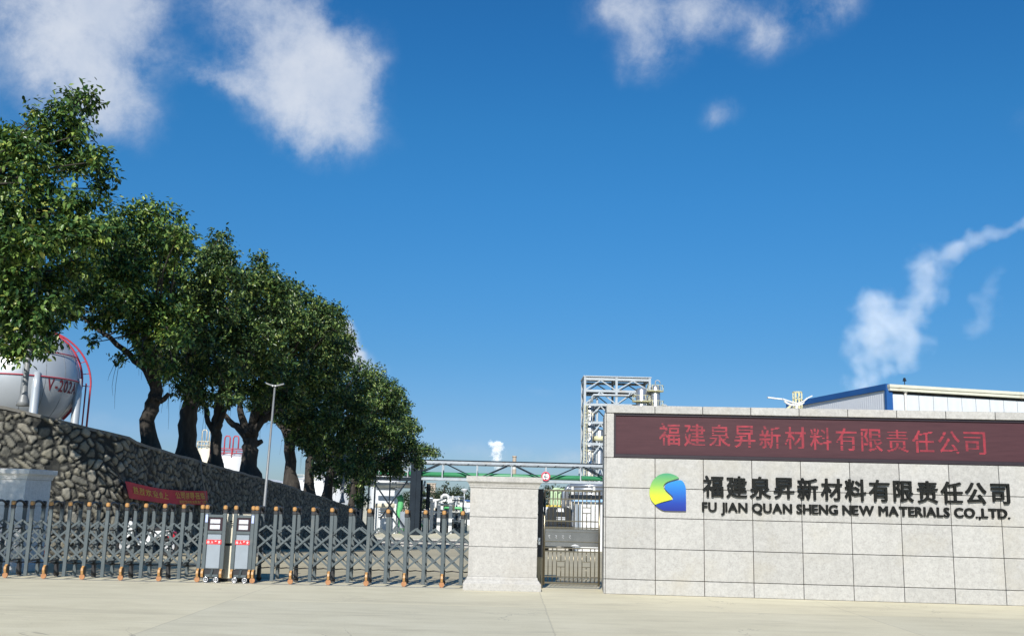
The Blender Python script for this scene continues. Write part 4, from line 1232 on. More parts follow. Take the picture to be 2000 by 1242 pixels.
fig_tree('fig tree with massive trunk dividing into arching limbs, beside the red-railed tank', tb(489, 47.8), 50, [(488, 880), (490, 850), (492, 835)], CE, .46, .18, 4.4, 'leaf_mid', 14, 2.6, 15, [[(488, 862), (468, 838), (448, 822), (430, 795)], [(486, 850), (474, 820), (468, 790), (472, 760)], [(492, 850), (510, 822), (530, 808), (545, 780)], [(490, 845), (500, 800), (505, 770)]])
CF = [(655, 628, 22), (668, 655, 22), (680, 680, 18), (640, 680, 30), (665, 705, 24), (640, 730, 32), (610, 770, 32), (650, 770, 30), (600, 815, 28), (640, 815, 28), (570, 810, 24), (585, 850, 20), (560, 780, 26), (600, 850, 24), (540, 800, 18), (620, 880, 18)]
fig_tree('fig tree with a leaning fluted trunk and hanging roots, right of the winged lamp post', tb(571, 56.7), 58, [(566, 880), (568, 850), (566, 830)], CF, .40, .19, 4.4, 'leaf_mid', 16, 2.6, 16, [[(568, 868), (552, 838), (535, 815), (520, 795)], [(566, 850), (560, 815), (545, 790)], [(570, 858), (590, 830), (600, 800)]])
CG = [(702, 722, 22), (690, 745, 26), (715, 755, 22), (670, 780, 28), (700, 790, 28), (655, 825, 26), (690, 830, 28), (625, 850, 24), (665, 865, 24), (640, 890, 22), (610, 870, 18), (670, 905, 20), (630, 915, 16)]
fig_tree('fig tree behind the leaning trunk, short dark trunk, crown on the skyline', tb(606, 62.5), 65, [(606, 900), (612, 875)], CG, .36, .2, 4.4, 'leaf_mid', 10, 2.8, 17)
CH = [(735, 728, 18), (728, 750, 22), (755, 755, 18), (770, 772, 18), (745, 785, 26), (720, 805, 26), (765, 805, 22), (735, 835, 26), (700, 850, 26), (765, 840, 20), (690, 885, 22), (725, 870, 24), (650, 895, 20), (665, 925, 18), (690, 915, 20), (710, 900, 20), (655, 945, 12)]
fig_tree('fig tree with rounded crown and upright trunk, third from the far end of the wall', tb(640, 68.5), 72, [(645, 925), (650, 895)], CH, .38, .21, 4.2, 'leaf_mid', 10, 2.8, 18)
CI = [(782, 778, 16), (792, 795, 14), (775, 810, 20), (798, 825, 16), (785, 840, 20), (810, 835, 12), (760, 860, 24), (795, 865, 20), (822, 878, 14), (843, 882, 10), (850, 890, 6), (775, 888, 22), (810, 893, 16), (735, 900, 22), (715, 930, 20), (765, 915, 18), (700, 900, 20), (780, 920, 10), (690, 950, 18), (700, 975, 14)]
fig_tree('last fig tree of the row, its low branch reaching over the pipe bridge', tb(688, 79), 82, [(690, 950), (698, 915)], CI, .36, .22, 4.2, 'leaf_mid', 8, 2.4, 19)

# ------------------------------------------------------------------ sphere tank and other tanks behind the wall
def sphere_tank():
    Y = 85.0
    c = at(42, 742, Y); r = 106 * Y / F
    T = thing('sphere_tank', 'big silver spherical gas tank marked V-202A with red stair rails, behind the trees', 'tank', (c.x, c.y, 3.2))
    base = Vector((c.x, c.y, 3.2))
    m = MB(); m.ball(c, r, 64, 40); obj('shell', m, 'tank', T)
    tc_ = Vector((c.x, c.y, 0)); toward = (-tc_).normalized(); right = Vector((-toward.y, toward.x, 0)) * 1
    if right.x < 0: right = -right
    def sp(lon, lat, k=1.0):             # lon from the side facing the road, positive to the right
        return c + (toward * math.cos(lon) * math.cos(lat) + right * math.sin(lon) * math.cos(lat) + Vector((0, 0, math.sin(lat)))) * r * k
    m = MB()
    for q in range(6):
        a = R(14 + 60 * q)
        p = sp(a, 0, 1.0); m.tube([Vector((p.x, p.y, 3.0)), Vector((p.x, p.y, 3.4)), Vector((p.x, p.y, c.z - 1.0)), Vector((p.x, p.y, c.z + .3))], [.5, .34, .34, .22], 14)
    obj('leg', m, 'tank', T)
    m = MB(); m.tube([sp(a * math.pi / 32, .0, 1.012) for a in range(65)], .055, 6, False); m.tube([sp(a * math.pi / 32, .46, 1.03) for a in range(65)], .05, 6, False)
    obj('girth_rail', m, 'tank_red', T)
    m = MB()
    inner = [sp(R(88), R(a), 1.03) for a in range(66, -46, -4)]
    outer = [sp(R(88), R(a), 1.03 + .17 * math.sin(R(min(max(66 - a, 0), 90)))) for a in range(66, -8, -4)]
    outer.append(Vector((outer[-1].x, outer[-1].y, 3.2)))
    m.tube(inner, .10, 6); m.tube(outer, .085, 6)
    ob = [sp(R(80), R(a), 1.02) for a in range(66, -46, -4)]
    m.tube(ob, .05, 6)
    for i in range(2, len(outer) - 2, 3): m.tube([inner[i], outer[i]], .035, 5)
    obj('curved_stair', m, 'tank_red', T)
    m = MB()
    for dxx in (0.0, .42):
        p = sp(R(86), R(-5), 1.04) + right * (dxx - .1)
        m.tube([Vector((p.x, p.y, 3.2)), Vector((p.x, p.y, c.z - .2 + dxx * .6))], .07, 6)
    obj('riser_pipe', m, 'tank_red', T)
    # painted number, wrapped on the shell
    m = MB(); s = "V-202A"; x = 0; items = []
    for ch in s:
        co, fs = text_mesh(ch, 0, .02); w = co[:, 0].max() - co[:, 0].min(); items.append((co, fs, x, w)); x += w + .13
    for co, fs, x0, w in items:
        a = co.min(0)
        pts = []
        for p in co:
            u = (x0 + p[0] - a[0]) / (x - .13); v = p[1] / .72
            pts.append(sp(R(25 + 42 * u), R(-13.5 + 12.5 * v), 1.006))
        m.add(pts, fs)
    obj('tank_number', m, plain('number_paint', (.20, .02, .03), .6), T, True, False)
    # seams of the plates
    m = MB()
    for q in range(16):
        m.tube([sp(R(-90 + q * 22.5), R(a), 1.0005) for a in range(-60, 75, 6)], .018, 4, False)
    obj('plate_seam', m, 'pole_grey', T)
sphere_tank()

def vat(label, cx, y, r, zt, zb, mats='white', rail='tank_red', pipes=True):
    T = thing('storage_tank', label, 'tank', (cx, y, zb))
    c = Vector((cx, y, 0))
    m = MB(); m.lathe([(r, zb), (r, zt - .25 * r), (r * .96, zt - .2 * r), (.01, zt)], c, 36); obj('shell', m, mats, T)
    m = MB()
    for h in (.4, .8):
        m.tube([c + Vector((r * 1.01 * math.cos(a * .2), r * 1.01 * math.sin(a * .2), zt - .25 * r + h)) for a in range(33)], .045, 5, False)
    for q in range(12):
        a = q * .55; p = c + Vector((r * 1.01 * math.cos(a), r * 1.01 * math.sin(a), zt - .25 * r)); m.tube([p, p + Vector((0, 0, .82))], .04, 5)
    obj('guard_rail', m, rail, T)
    if pipes:
        m = MB()
        for dx in (-.5, .3):
            p = c + Vector((dx, -r * .5, zt - .3 * r))
            m.tube([p, p + Vector((0, 0, 1.9)), p + Vector((.1, 0, 2.1)), p + Vector((.42, 0, 2.1)), p + Vector((.5, 0, 1.9)), p + Vector((.5, 0, .9))], .065, 7)
        obj('vent_pipe', m, rail, T)
p = at(452, 905, 95); vat('white domed tank with red rails and vent pipes, seen between two tree trunks', p.x, 95, 2.0, at(452, 884, 95).z, 0)
p = at(404, 890, 110); vat('cream tank with pale pipes just left of the red-railed tank', p.x, 110, 1.1, at(404, 872, 110).z, 0, 'cream', 'beige', True)
p = at(628, 935, 120); vat('plain white tank seen between the far trunks over the wall', p.x, 120, 4.2, at(628, 925, 120).z, -1, 'white', 'white_dirty', False)
p = at(752, 965, 150); vat('tall pale tank behind the end of the pipe bridge', p.x, 150, 2.2, at(752, 908, 150).z, -2.7, 'white', 'white_dirty', False)
T = thing('plant_shed', 'long white shed roof low behind the tree trunks', 'building', (at(545, 940, 130).x, 130, 0))
a = at(500, 932, 130); b_ = at(585, 950, 140)
m = MB(); m.box(a.x, b_.x, 130, 142, -1, a.z - .6); obj('wall', m, 'white_dirty', T)
m = MB(); m.prism([(a.x - .3, a.z - .6), (b_.x + .3, a.z - 1.0), (b_.x + .3, a.z - .75), (a.x - .3, a.z - .05)], 129.6, 142.4); obj('roof', m, 'white', T)
T = thing('stair_tower', 'pale yellow zigzag stair on a white tank behind the far trunks', 'stairs', at(600, 950, 112))
m = MB()
p0 = at(592, 972, 112)
for i in range(9):
    z = p0.z + i * .32
    m.box(p0.x + i * .13, p0.x + i * .13 + .5, 111.7, 112.3, z, z + .07)
m.bar(p0 + Vector((0, -.3, 0)), p0 + Vector((1.5, -.3, 2.9)), .06); m.bar(p0 + Vector((.1, -.3, .9)), p0 + Vector((1.6, -.3, 3.7)), .05)
obj('flight', m, 'pale_yellow', T)

# ------------------------------------------------------------------ pipe bridge across the road
ZB = -2.68
def pipe_bridge():
    Y0, Y1 = 129.0, 131.6
    z1 = at(1000, 905.5, Y0).z; z0 = at(1000, 938.5, Y0).z
    X0 = at(700, 930, Y0).x; XE = at(1330, 930, Y0).x
    T = thing('pipe_bridge', 'pale steel truss bridge carrying a green pipe over the works road behind the gate', 'pipe bridge', (X0, Y0, ZB))
    for y in (Y0, Y1):
        m = MB()
        m.box(X0, XE, y - .14, y + .14, z1 - .14, z1 + .14); m.box(X0, XE, y - .14, y + .14, z0 - .15, z0 + .15)
        obj('chord', m, 'struct_white', T)
        m = MB(); m.box(X0, XE, y - .1, y + .1, z1 + .20, z1 + .30); m.box(X0, XE, y - .1, y + .1, z1 - .30, z1 - .22)
        obj('cable_tray', m, 'struct_dark', T)
        m = MB(); p = at(864, 920, Y0).x; s = (at(1134, 920, Y0).x - p) / 4
        xs = [p + s * k for k in range(-2, 8)]
        for i, x in enumerate(xs):
            if X0 < x < XE: m.box(x - .07, x + .07, y - .1, y + .1, z0, z1)
        obj('post', m, 'struct_white', T)
        m = MB()
        for i in range(len(xs) - 1):
            a, b = (xs[i], xs[i + 1])
            top_a = i % 2 == 0
            if a < X0 or b > XE: continue
            m.bar((a + (.25 if top_a else -.0), y + .02, z1 - .12 if top_a else z0 + .12), (b - (.25 if not top_a else 0), y + .02, z0 + .12 if top_a else z1 - .12), .14)
        obj('diagonal', m, 'struct_dark', T)
    m = MB()
    x = X0
    while x < XE:
        m.bar((x, Y0, z1 - .05), (x + 1.12, Y1, z1 - .05), .12); m.box(x - .06, x + .06, Y0, Y1, z0 - .12, z0 + .1)
        x += 2.25
    obj('cross_brace', m, 'struct_dark', T)
    m = MB(); m.tube([(X0 + .5, Y0 + .75, z0 + .62), (XE, Y0 + .75, z0 + .52)], .30, 18); obj('green_pipe', m, 'green_pipe', T)
    m = MB()
    for dy, dz, r in ((1.5, .45, .2), (2.0, .40, .14), (1.2, 1.9, .12)): m.tube([(X0 + .5, Y0 + dy, z0 + dz), (XE, Y0 + dy, z0 + dz)], r, 10)
    obj('lagged_pipe', m, 'struct_white', T)
    # supports
    m = MB()
    for px, w in ((699, .55), (806, .75), (816, .6)):
        x = at(px, 985, Y0).x
        for y in (Y0 - .2, Y1 + .2): m.box(x - w / 2, x + w / 2, y - .2, y + .2, ZB, z1 + (.5 if px == 806 else .3))
    for px in (719, 731): 
        x = at(px, 985, Y0).x; m.box(x - .1, x + .1, Y0 - .1, Y0 + .1, ZB, z1)
    x = at(760, 985, Y0).x; m.box(x - .08, x + .08, Y0 - .1, Y0 + .1, ZB, z1 + 1.5)
    xa, xb = at(697, 930, Y0).x, at(812, 930, Y0).x
    m.box(xa, xb, Y0 - .35, Y0 + .05, z0 - .35, z0 + .12); m.box(xa, xb, Y1, Y1 + .3, z0 - .3, z0 + .1)
    obj('support_column', m, 'struct_dark', T)
    m = MB(); pa, pb, pc, pd = at(733, 945, Y0), at(792, 1032, Y0), at(796, 938, Y0), at(742, 1014, Y0)
    m.bar(pa, pb, .18); m.bar(pc, pd, .18); obj('cross_bracing', m, 'struct_dark', T)
    xr = at(1225, 985, Y0).x
    m = MB()
    for y in (Y0, Y1): m.box(xr - .3, xr + .3, y - .2, y + .2, ZB, z0)
    obj('support_column', m, 'struct_white', T)
    # upper deck over the left support
    m = MB()
    for k, (pya, xx) in enumerate(((906, 0), (913, .6), (920, 1.2))):
        z = at(770, pya, Y0).z; m.box(at(737, 915, Y0).x + xx, at(795, 915, Y0).x, Y0 + .3, Y1 + 2, z - .09, z + .09)
    for k in range(5):
        x = at(740 + 12 * k, 915, Y0).x; m.box(x - .07, x + .07, Y0 + .4, Y0 + .55, z0 + .4, z1 + .4)
    obj('upper_deck', m, 'struct_white', T)
    # pipes seen from below, crossing the support
    m = MB()
    for k in range(7):
        y = Y0 + 1.5 + k * 2.2; m.tube([(xa + .8, y, z0 - .8), (xb - .8, y, z0 - .8 + .1 * (k % 2))], .3, 10)
    obj('lagged_pipe', m, 'white', T)
    # low-clearance sign
    S = thing('height_limit_sign', 'round white 6 m height limit sign with red ring on the pipe bridge', 'road sign', at(1066, 930, Y0 - .4))
    c = at(1066, 930, Y0 - .4); r = .56
    m = MB(); m.cyl(c + Vector((0, .03, 0)), c + Vector((0, .06, 0)), r, 32); obj('plate', m, 'white', S)
    m = MB()
    for k in range(33):
        pass
    m.tube([c + Vector((r * .9 * math.cos(k * math.pi / 16), .02, r * .9 * math.sin(k * math.pi / 16))) for k in range(33)], .085, 6, False); obj('red_ring', m, 'sign_red', S)
    m = MB()
    for s in (1, -1): m.prism([(c.x - .16, c.z + s * .44), (c.x + .16, c.z + s * .44), (c.x, c.z + s * .24)], c.y + .0, c.y + .028)
    co, fs = text_mesh("6", .0, .03); glyph(m, co, fs, c.x - .20, c.x + .02, c.z - .19, c.z + .19, c.y + .02)
    co, fs = text_mesh("m", .0, .02); glyph(m, co, fs, c.x + .06, c.x + .24, c.z - .17, c.z - .03, c.y + .02)
    obj('symbol', m, 'char', S, True, False)
pipe_bridge()

# ------------------------------------------------------------------ distillation frame with columns
def process_tower():
    Y = 180.0
    T = thing('process_tower', 'tall open steel frame with silver distillation columns rising behind the granite wall', 'process tower', (at(1200, 900, Y).x, Y, ZB))
    xl, xm, xr = at(1142, 800, Y).x, at(1204, 760, Y).x, at(1269, 760, Y).x
    zt = at(1200, 737, Y).z
    dep = 7.0
    zs = [at(1200, p, Y).z for p in (741, 764, 791, 826, 868, 910)] + [ZB + 3]
    m = MB()
    for x in (xl, xm, xr):
        for y in (Y, Y + dep): m.box(x - .2, x + .2, y - .2, y + .2, ZB, zt)
    obj('column', m, 'struct_white', T)
    m = MB()
    for i, z in enumerate(zs):
        x1 = xr
        for y in (Y, Y + dep): m.box(xl - .1, x1 + .2, y - .13, y + .13, z - .22, z + .22)
        for x in (xl, xm, xr): m.box(x - .12, x + .12, Y, Y + dep, z - .2, z + .2)
    m.box(xl - .3, xr + .3, Y - .3, Y + dep + .3, zt + .02, zt + .2)
    obj('beam', m, 'struct_white', T)
    m = MB()
    for i in range(len(zs) - 1):
        for (a, b) in ((xl, xm), (xm, xr)):
            c = (a + b) / 2
            for y in (Y, Y + dep):
                m.bar((c, y, zs[i] - .2), (a + .1, y, zs[i + 1] + .2), .2); m.bar((c, y, zs[i] - .2), (b - .1, y, zs[i + 1] + .2), .2)
        m.bar((xl, Y, zs[i]), (xl, Y + dep, zs[i + 1]), .16); m.bar((xr, Y, zs[i]), (xr, Y + dep, zs[i + 1]), .16)
    obj('bracing', m, 'struct_white', T)
    m = MB()
    for i, z in enumerate(zs[1:-1]):
        m.box(xm + .2 if i < 1 else xl + 2.6, xr - .2, Y + 3.4, Y + dep - .2, z + .22, z + .3)
        m.box(xl + .2, xm, Y + 4.8, Y + dep - .2, z + .22, z + .3)
    obj('deck', m, 'struct_dark', T)
    def col(px, py0, r, y, nm='distillation_column', rings=()):
        c = at(px, py0, y); m = MB()
        prof = [(r, ZB), (r, c.z - r * .5), (r * .8, c.z - r * .15), (.02, c.z)]
        m.lathe(prof, (c.x, y, 0), 24)
        for rp in rings:
            z = at(px, rp, y).z; m.lathe([(r * 1.02, z - .16), (r * 1.28, z - .16), (r * 1.28, z + .16), (r * 1.02, z + .16)], (c.x, y, 0), 24)
        q = obj(nm, m, 'vessel', T)
        return q, c
    q, c = col(1152, 790, 1.0, Y + 2.0, rings=(806, 842, 880))
    m = MB(); m.tube([c + Vector((0, -.2, -.2)), c + Vector((0, -.2, .9)), c + Vector((.5, -.3, 1.2)), c + Vector((1.2, -.3, 1.2)), c + Vector((1.25, -1.2, .7)), c + Vector((1.25, -1.2, -25))], .22, 8); obj('overhead_pipe', m, 'struct_white', q)
    q, c = col(1171, 838, .75, Y + 1.5, rings=(862, 905))
    m = MB(); m.lathe([(.9, c.z - 2.1), (1.15, c.z - 2.1), (1.15, c.z - 1.3), (.9, c.z - 1.3)], (c.x, Y + 1.5, 0), 18); obj('platform', m, 'pale_yellow', q)
    q, c = col(1253, 757, 1.0, Y - 1.2, rings=())
    m = MB()
    z = c.z - 2.6; m.lathe([(1.0, z), (1.7, z), (1.7, z + .14), (1.0, z + .14)], (c.x, Y - 1.2, 0), 20)
    for k in range(10):
        a = k * .628; p = Vector((c.x + 1.65 * math.cos(a), Y - 1.2 + 1.65 * math.sin(a), z)); m.tube([p, p + Vector((0, 0, 1.1))], .045, 4)
    m.tube([(c.x + 1.65 * math.cos(k * .314), Y - 1.2 + 1.65 * math.sin(k * .314), z + 1.1) for k in range(21)], .045, 4, False)
    obj('platform', m, 'pale_yellow', q)
    q, c = col(1280, 752, .85, Y - .6, rings=())
    m = MB()
    for dz in (-1.2, -4.0):
        z = c.z + dz; m.lathe([(.85, z), (1.5, z), (1.5, z + .14), (.85, z + .14)], (c.x, Y - .6, 0), 20)
        for k in range(9):
            a = k * .7; p = Vector((c.x + 1.45 * math.cos(a), Y - .6 + 1.45 * math.sin(a), z)); m.tube([p, p + Vector((0, 0, 1.1))], .045, 4)
        m.tube([(c.x + 1.45 * math.cos(k * .314), Y - .6 + 1.45 * math.sin(k * .314), z + 1.1) for k in range(21)], .045, 4, False)
    obj('platform', m, 'pale_yellow', q)
    m = MB(); m.tube([c + Vector((0, 0, -.1)), c + Vector((0, 0, .7)), c + Vector((.3, 0, .9)), c + Vector((.7, 0, .8)), c + Vector((.9, 0, .3))], .09, 6)
    p = c + Vector((1.0, -.5, -3.6)); m.tube([p, p + Vector((.8, 0, 0)), p + Vector((1.0, 0, -.2)), p + Vector((1.0, 0, -20))], .16, 8)
    obj('overhead_pipe', m, 'struct_white', q)
    m = MB(); z = (zs[1] + zs[2]) / 2 + .2
    m.tube([(xl + 1.3, Y - .3, zs[2] + .4), (xl + 1.3, Y - .3, z), (xl + 1.6, Y - .3, z + .3), (xm + 2.2, Y - .3, z + .3), (xm + 2.4, Y - .3, z + .8)], .2, 8)
    rr = random.Random(4)
    for k in range(9):
        x = xl + .3 + rr.random() * (xm - xl); zz = rr.choice(zs[2:5]); m.tube([(x, Y + 3 + rr.random() * 2, ZB), (x, Y + 3, zz), (x + rr.uniform(-1, 1) * 2, Y + 3, zz)], .12, 6)
    obj('process_pipe', m, 'struct_white', T)
    m = MB()                              # caged ladder up the left leg
    for dx in (.0, .5): m.tube([(xl - .1 + dx, Y - .5, ZB), (xl - .1 + dx, Y - .5, zs[2])], .05, 5)
    z = ZB
    while z < zs[2]: m.tube([(xl - .1, Y - .5, z), (xl + .4, Y - .5, z)], .03, 4); z += .6
    obj('ladder', m, 'pale_yellow', T)
    m = MB()
    for z in zs[2:6]:
        for k in range(3):
            x = xl + .6 + k * .35; m.box(x, x + .22, Y - .5, Y - .2, z - 1.4 - .3 * k, z - 1.0 - .3 * k); m.tube([(x + .1, Y - .4, z - 1.5), (x + .1, Y - .4, z - 3.0)], .06, 5)
    obj('valve', m, 'beige', T)
process_tower()

# ------------------------------------------------------------------ warehouse behind the sign wall
def warehouse():
    c = at(1733, 752, 60.0); zt = c.z
    f = Vector((9.5, 2.5, 0)).normalized(); g = Vector((-f.y, f.x, 0))
    ang = math.atan2(f.y, f.x)
    T = thing('warehouse', 'white sheet-clad warehouse with blue edge trim and rusty eave behind the granite wall', 'building', (c.x, c.y, zg(60)), ang)
    h = zt - zg(60)
    Lf, Lg = 34, 11.5
    m = MB(); m.box(0, Lf, .0, .12, 0, h - .5); obj('front_wall', m, 'clad', T, False)
    m = MB(); m.add([(-.02, .13, 0), (-.02, Lg, 0), (-.02, Lg, h - .42), (-.02, .13, h - .30), (.1, .13, 0), (.1, Lg, 0), (.1, Lg, h - .42), (.1, .13, h - .30)], [(0, 1, 2, 3), (4, 7, 6, 5), (0, 4, 5, 1), (2, 6, 7, 3), (1, 5, 6, 2), (0, 3, 7, 4)])
    o = obj('gable_wall', m, m_sheet('grey_gable_sheet', (.66, .68, .72), axis='Y', pitch=.35, amount=-.2), T, False)
    m = MB(); m.box(.1, Lf, Lg - .1, Lg, 0, h - .5); m.box(Lf - .1, Lf, .12, Lg - .1, 0, h - .5); obj('rear_wall', m, 'clad_grey', T, False)
    m = MB(); m.bar((-.02, -.03, h - .10), (-.06, Lg, h - .26), .22, .36); m.bbox(-.14, .28, -.10, .125, 0, h - .24, .01); obj('edge_trim', m, 'roof_blue', T, False)
    m = MB(); m.bbox(-.05, Lf, -.34, -.04, h - .17, h + .03, .02); m.box(-.02, Lf, -.28, .2, h - .34, h - .18); obj('eave', m, 'eave', T, False)
    m = MB(); m.box(.1, Lf, -.02, Lg, h - .12, h - .02); obj('roof', m, 'clad_grey', T, False)
    m = MB(); x = 1.15; m.cyl((x, -.12, 0), (x, -.12, h - .34), .075, 10); m.cyl((x, -.12, h - .42), (x, -.12, h - .2), .12, 10); x = 13; m.cyl((x, -.12, 0), (x, -.12, h - .34), .075, 10); obj('downpipe', m, 'white_dirty', T, False)
    zb_ = onplane(Vector((c.x, c.y, zg(60))), ang, 1800, 805)[1]
    m = MB()
    for k, x in enumerate((2.6, 8.4, 14.2, 20)): m.box(x, x + 5.2, -.03, -.002, zb_ - 1.6, zb_)
    obj('window', m, 'glass', T, False)
    m = MB()
    for x in (2.6, 8.4, 14.2, 20): m.bbox(x - .1, x + 5.3, -.06, -.001, zb_ + .0, zb_ + .1, .01)
    obj('lintel', m, 'white_dirty', T, False)
    m = MB()
    x = .12
    while x < Lf: m.box(x - .012, x + .012, -.012, -.001, 0, h - .5); x += 1.02
    obj('sheet_lap', m, 'pole_grey', T, False)
    S = thing('roof_camera', 'small dark camera on a short mast on the warehouse roof', 'camera', T.matrix_basis @ Vector((1.2, .8, h)))
    p = at(1767, 752, 60.8); m = MB(); m.tube([(p.x, p.y, zt - .1), (p.x, p.y, zt + .42)], .025, 6); S.location = (p.x, p.y, zt - .1); obj('mast', m, 'struct_dark', S)
    m = MB(); m.ball((p.x, p.y, zt + .5), .085, 12, 8); m.bbox(p.x - .1, p.x + .08, p.y - .12, p.y + .05, zt + .36, zt + .44, .01); obj('camera_head', m, 'struct_dark', S)
    return T
warehouse()
# caged ladder and double-arm street lamp in front of the warehouse gable
def cage():
    Y = 62.0
    a, b = at(1549, 790, Y), at(1566, 766, Y)
    T = thing('caged_ladder', 'pale yellow ladder with safety cage beside the warehouse gable', 'ladder', (a.x, Y, zg(Y)))
    m = MB(); cx = (a.x + b.x) / 2; r = (b.x - a.x) / 2
    for k in range(8):
        an = k * math.pi / 4; m.tube([(cx + r * math.cos(an), Y + r * math.sin(an), 3), (cx + r * math.cos(an), Y + r * math.sin(an), b.z)], .03, 5)
    z = 3.4
    while z < b.z + .1: m.tube([(cx + r * math.cos(k * .3142), Y + r * math.sin(k * .3142), min(z, b.z)) for k in range(21)], .03, 5, False); z += .5
    obj('cage', m, 'pale_yellow', T)
    m = MB()
    for d in (-.18, .18): m.tube([(cx + d, Y + r, zg(Y)), (cx + d, Y + r, b.z)], .03, 5)
    z = zg(Y) + .3
    while z < b.z: m.tube([(cx - .18, Y + r, z), (cx + .18, Y + r, z)], .018, 5); z += .3
    obj('ladder', m, 'pale_yellow', T)
    m = MB(); p, q = at(1535, 800, Y + 4), at(1549, 788, Y + 4); m.bar(p, q, .12); m.box(p.x - .1, q.x + .6, Y + 4, Y + 6, zg(Y), zg(Y) + .2)
    obj('brace', m, 'pale_yellow', T)
cage()
def wing_lamp():
    Y = 46.0
    t = at(1556, 792, Y)
    T = thing('double_arm_lamp', 'white street lamp with two swooping arms above the granite wall', 'street lamp', (t.x, Y, zg(Y)))
    m = MB(); m.tube([(t.x, Y, zg(Y)), (t.x, Y, t.z)], [.11, .06], 12); obj('pole', m, 'white', T)
    m = MB()
    def arc(pts, r): 
        P_ = [at(x, y, Y) for x, y in pts]
        for i in range(len(P_) - 1): m.bar(P_[i], P_[i + 1], .10, r)
    arc([(1528, 779), (1537, 782), (1546, 785), (1556, 787.5), (1564, 786), (1571, 782), (1577, 777)], .06)
    arc([(1532, 783), (1538, 788), (1547, 790.5), (1556, 791), (1563, 789.5), (1570, 785)], .085)
    obj('arm', m, 'white', T)
    m = MB(); a, b = at(1499, 776, Y), at(1511, 777.5, Y); m.bar(a, b, .16, .06); a, b = at(1511, 777.5, Y), at(1529, 779.5, Y); m.bar(a, b, .10, .06)
    a, b = at(1577, 777, Y), at(1586, 773, Y); m.bar(a, b, .12, .05)
    obj('lamp_head', m, 'white', T)
wing_lamp()

# ------------------------------------------------------------------ plant beyond the gate, left of the pier
def pipe_rack():
    Y = 138.0
    T = thing('pipe_rack', 'white portal pipe rack crowded with small pipes beyond the folding gate', 'pipe rack', (at(858, 1000, Y).x, Y, ZB))
    z = at(858, 979, Y).z
    m = MB()
    for px in (843, 857, 880):
        for y in (Y, Y + 6): x = at(px, 1000, Y).x; m.box(x - .22, x + .22, y - .2, y + .2, ZB, z)
    obj('column', m, 'white', T)
    m = MB(); xa, xb = at(834, 979, Y).x, at(883, 979, Y).x
    for y in (Y, Y + 6): m.box(xa, xb, y - .24, y + .24, z, z + .34); 
    z2 = at(858, 1000, Y).z; m.box(at(843, 1000, Y).x, at(857, 1000, Y).x, Y - .1, Y + .1, z2 - .12, z2 + .12)
    obj('beam', m, 'white', T)
    rr = random.Random(21)
    for mt, n in (('white', 12), ('struct_white', 10), ('beige', 5), ('light_green', 3), ('struct_dark', 4), ('alu', 6)):
        m = MB()
        for k in range(n):
            x = rr.uniform(at(838, 1000, Y).x, at(905, 1000, Y).x); y = Y + rr.uniform(.6, 9); zz = rr.uniform(ZB + 1.2, z + (.8 if rr.random() < .3 else -.4)); r = rr.uniform(.07, .19)
            x2 = x + rr.uniform(.6, 2.4) * rr.choice((-1, 1))
            m.tube([(x, y, ZB), (x, y, zz - .2), (x + .1 * (1 if x2 > x else -1), y, zz), (x2, y, zz), (x2, y + .4, zz - .1), (x2, y + .5, ZB if rr.random() < .6 else zz - .8)], r, 7)
        obj('pipe', m, mt, T)
    m = MB()
    for k in range(14):
        x = rr.uniform(at(842, 1000, Y).x, at(905, 1000, Y).x); y = Y + rr.uniform(0, 5); zz = rr.uniform(ZB + .8, z - 1); m.tube([(x, y, zz - .3), (x, y, zz + .3)], .2, 8); m.lathe([(.02, 0), (.3, 0), (.3, .05), (.02, .05)], (x, y, zz + .4), 12)
    obj('valve', m, 'struct_dark', T)
    m = MB(); a, b = at(863, 966, Y + 3), at(876, 966, Y + 3); zb = at(870, 978, Y + 3).z
    m.tube([(a.x, Y + 3, zb), (a.x, Y + 3, a.z - .2), (a.x + .3, Y + 3, a.z), (b.x - .3, Y + 3, a.z), (b.x, Y + 3, a.z - .2), (b.x, Y + 3, zb)], .2, 9)
    obj('loop_pipe', m, 'white', T)
    m = MB()
    xa, xb = at(884, 980, Y + 4).x, at(912, 1000, Y + 4).x
    for k in range(7):
        y = Y + 4 + k * 1.5; m.tube([(xa, y, at(890, 1000 + k * .6, Y + 4).z), (xb + 3, y, at(912, 1003 + k * .8, Y + 4).z)], .13, 7)
    for k in range(4): x = xa + k * .9; m.box(x - .1, x + .1, Y + 4, Y + 4.2, ZB, at(885, 967, Y).z - k * .35)
    obj('sloping_pipe', m, 'white_dirty', T)
pipe_rack()
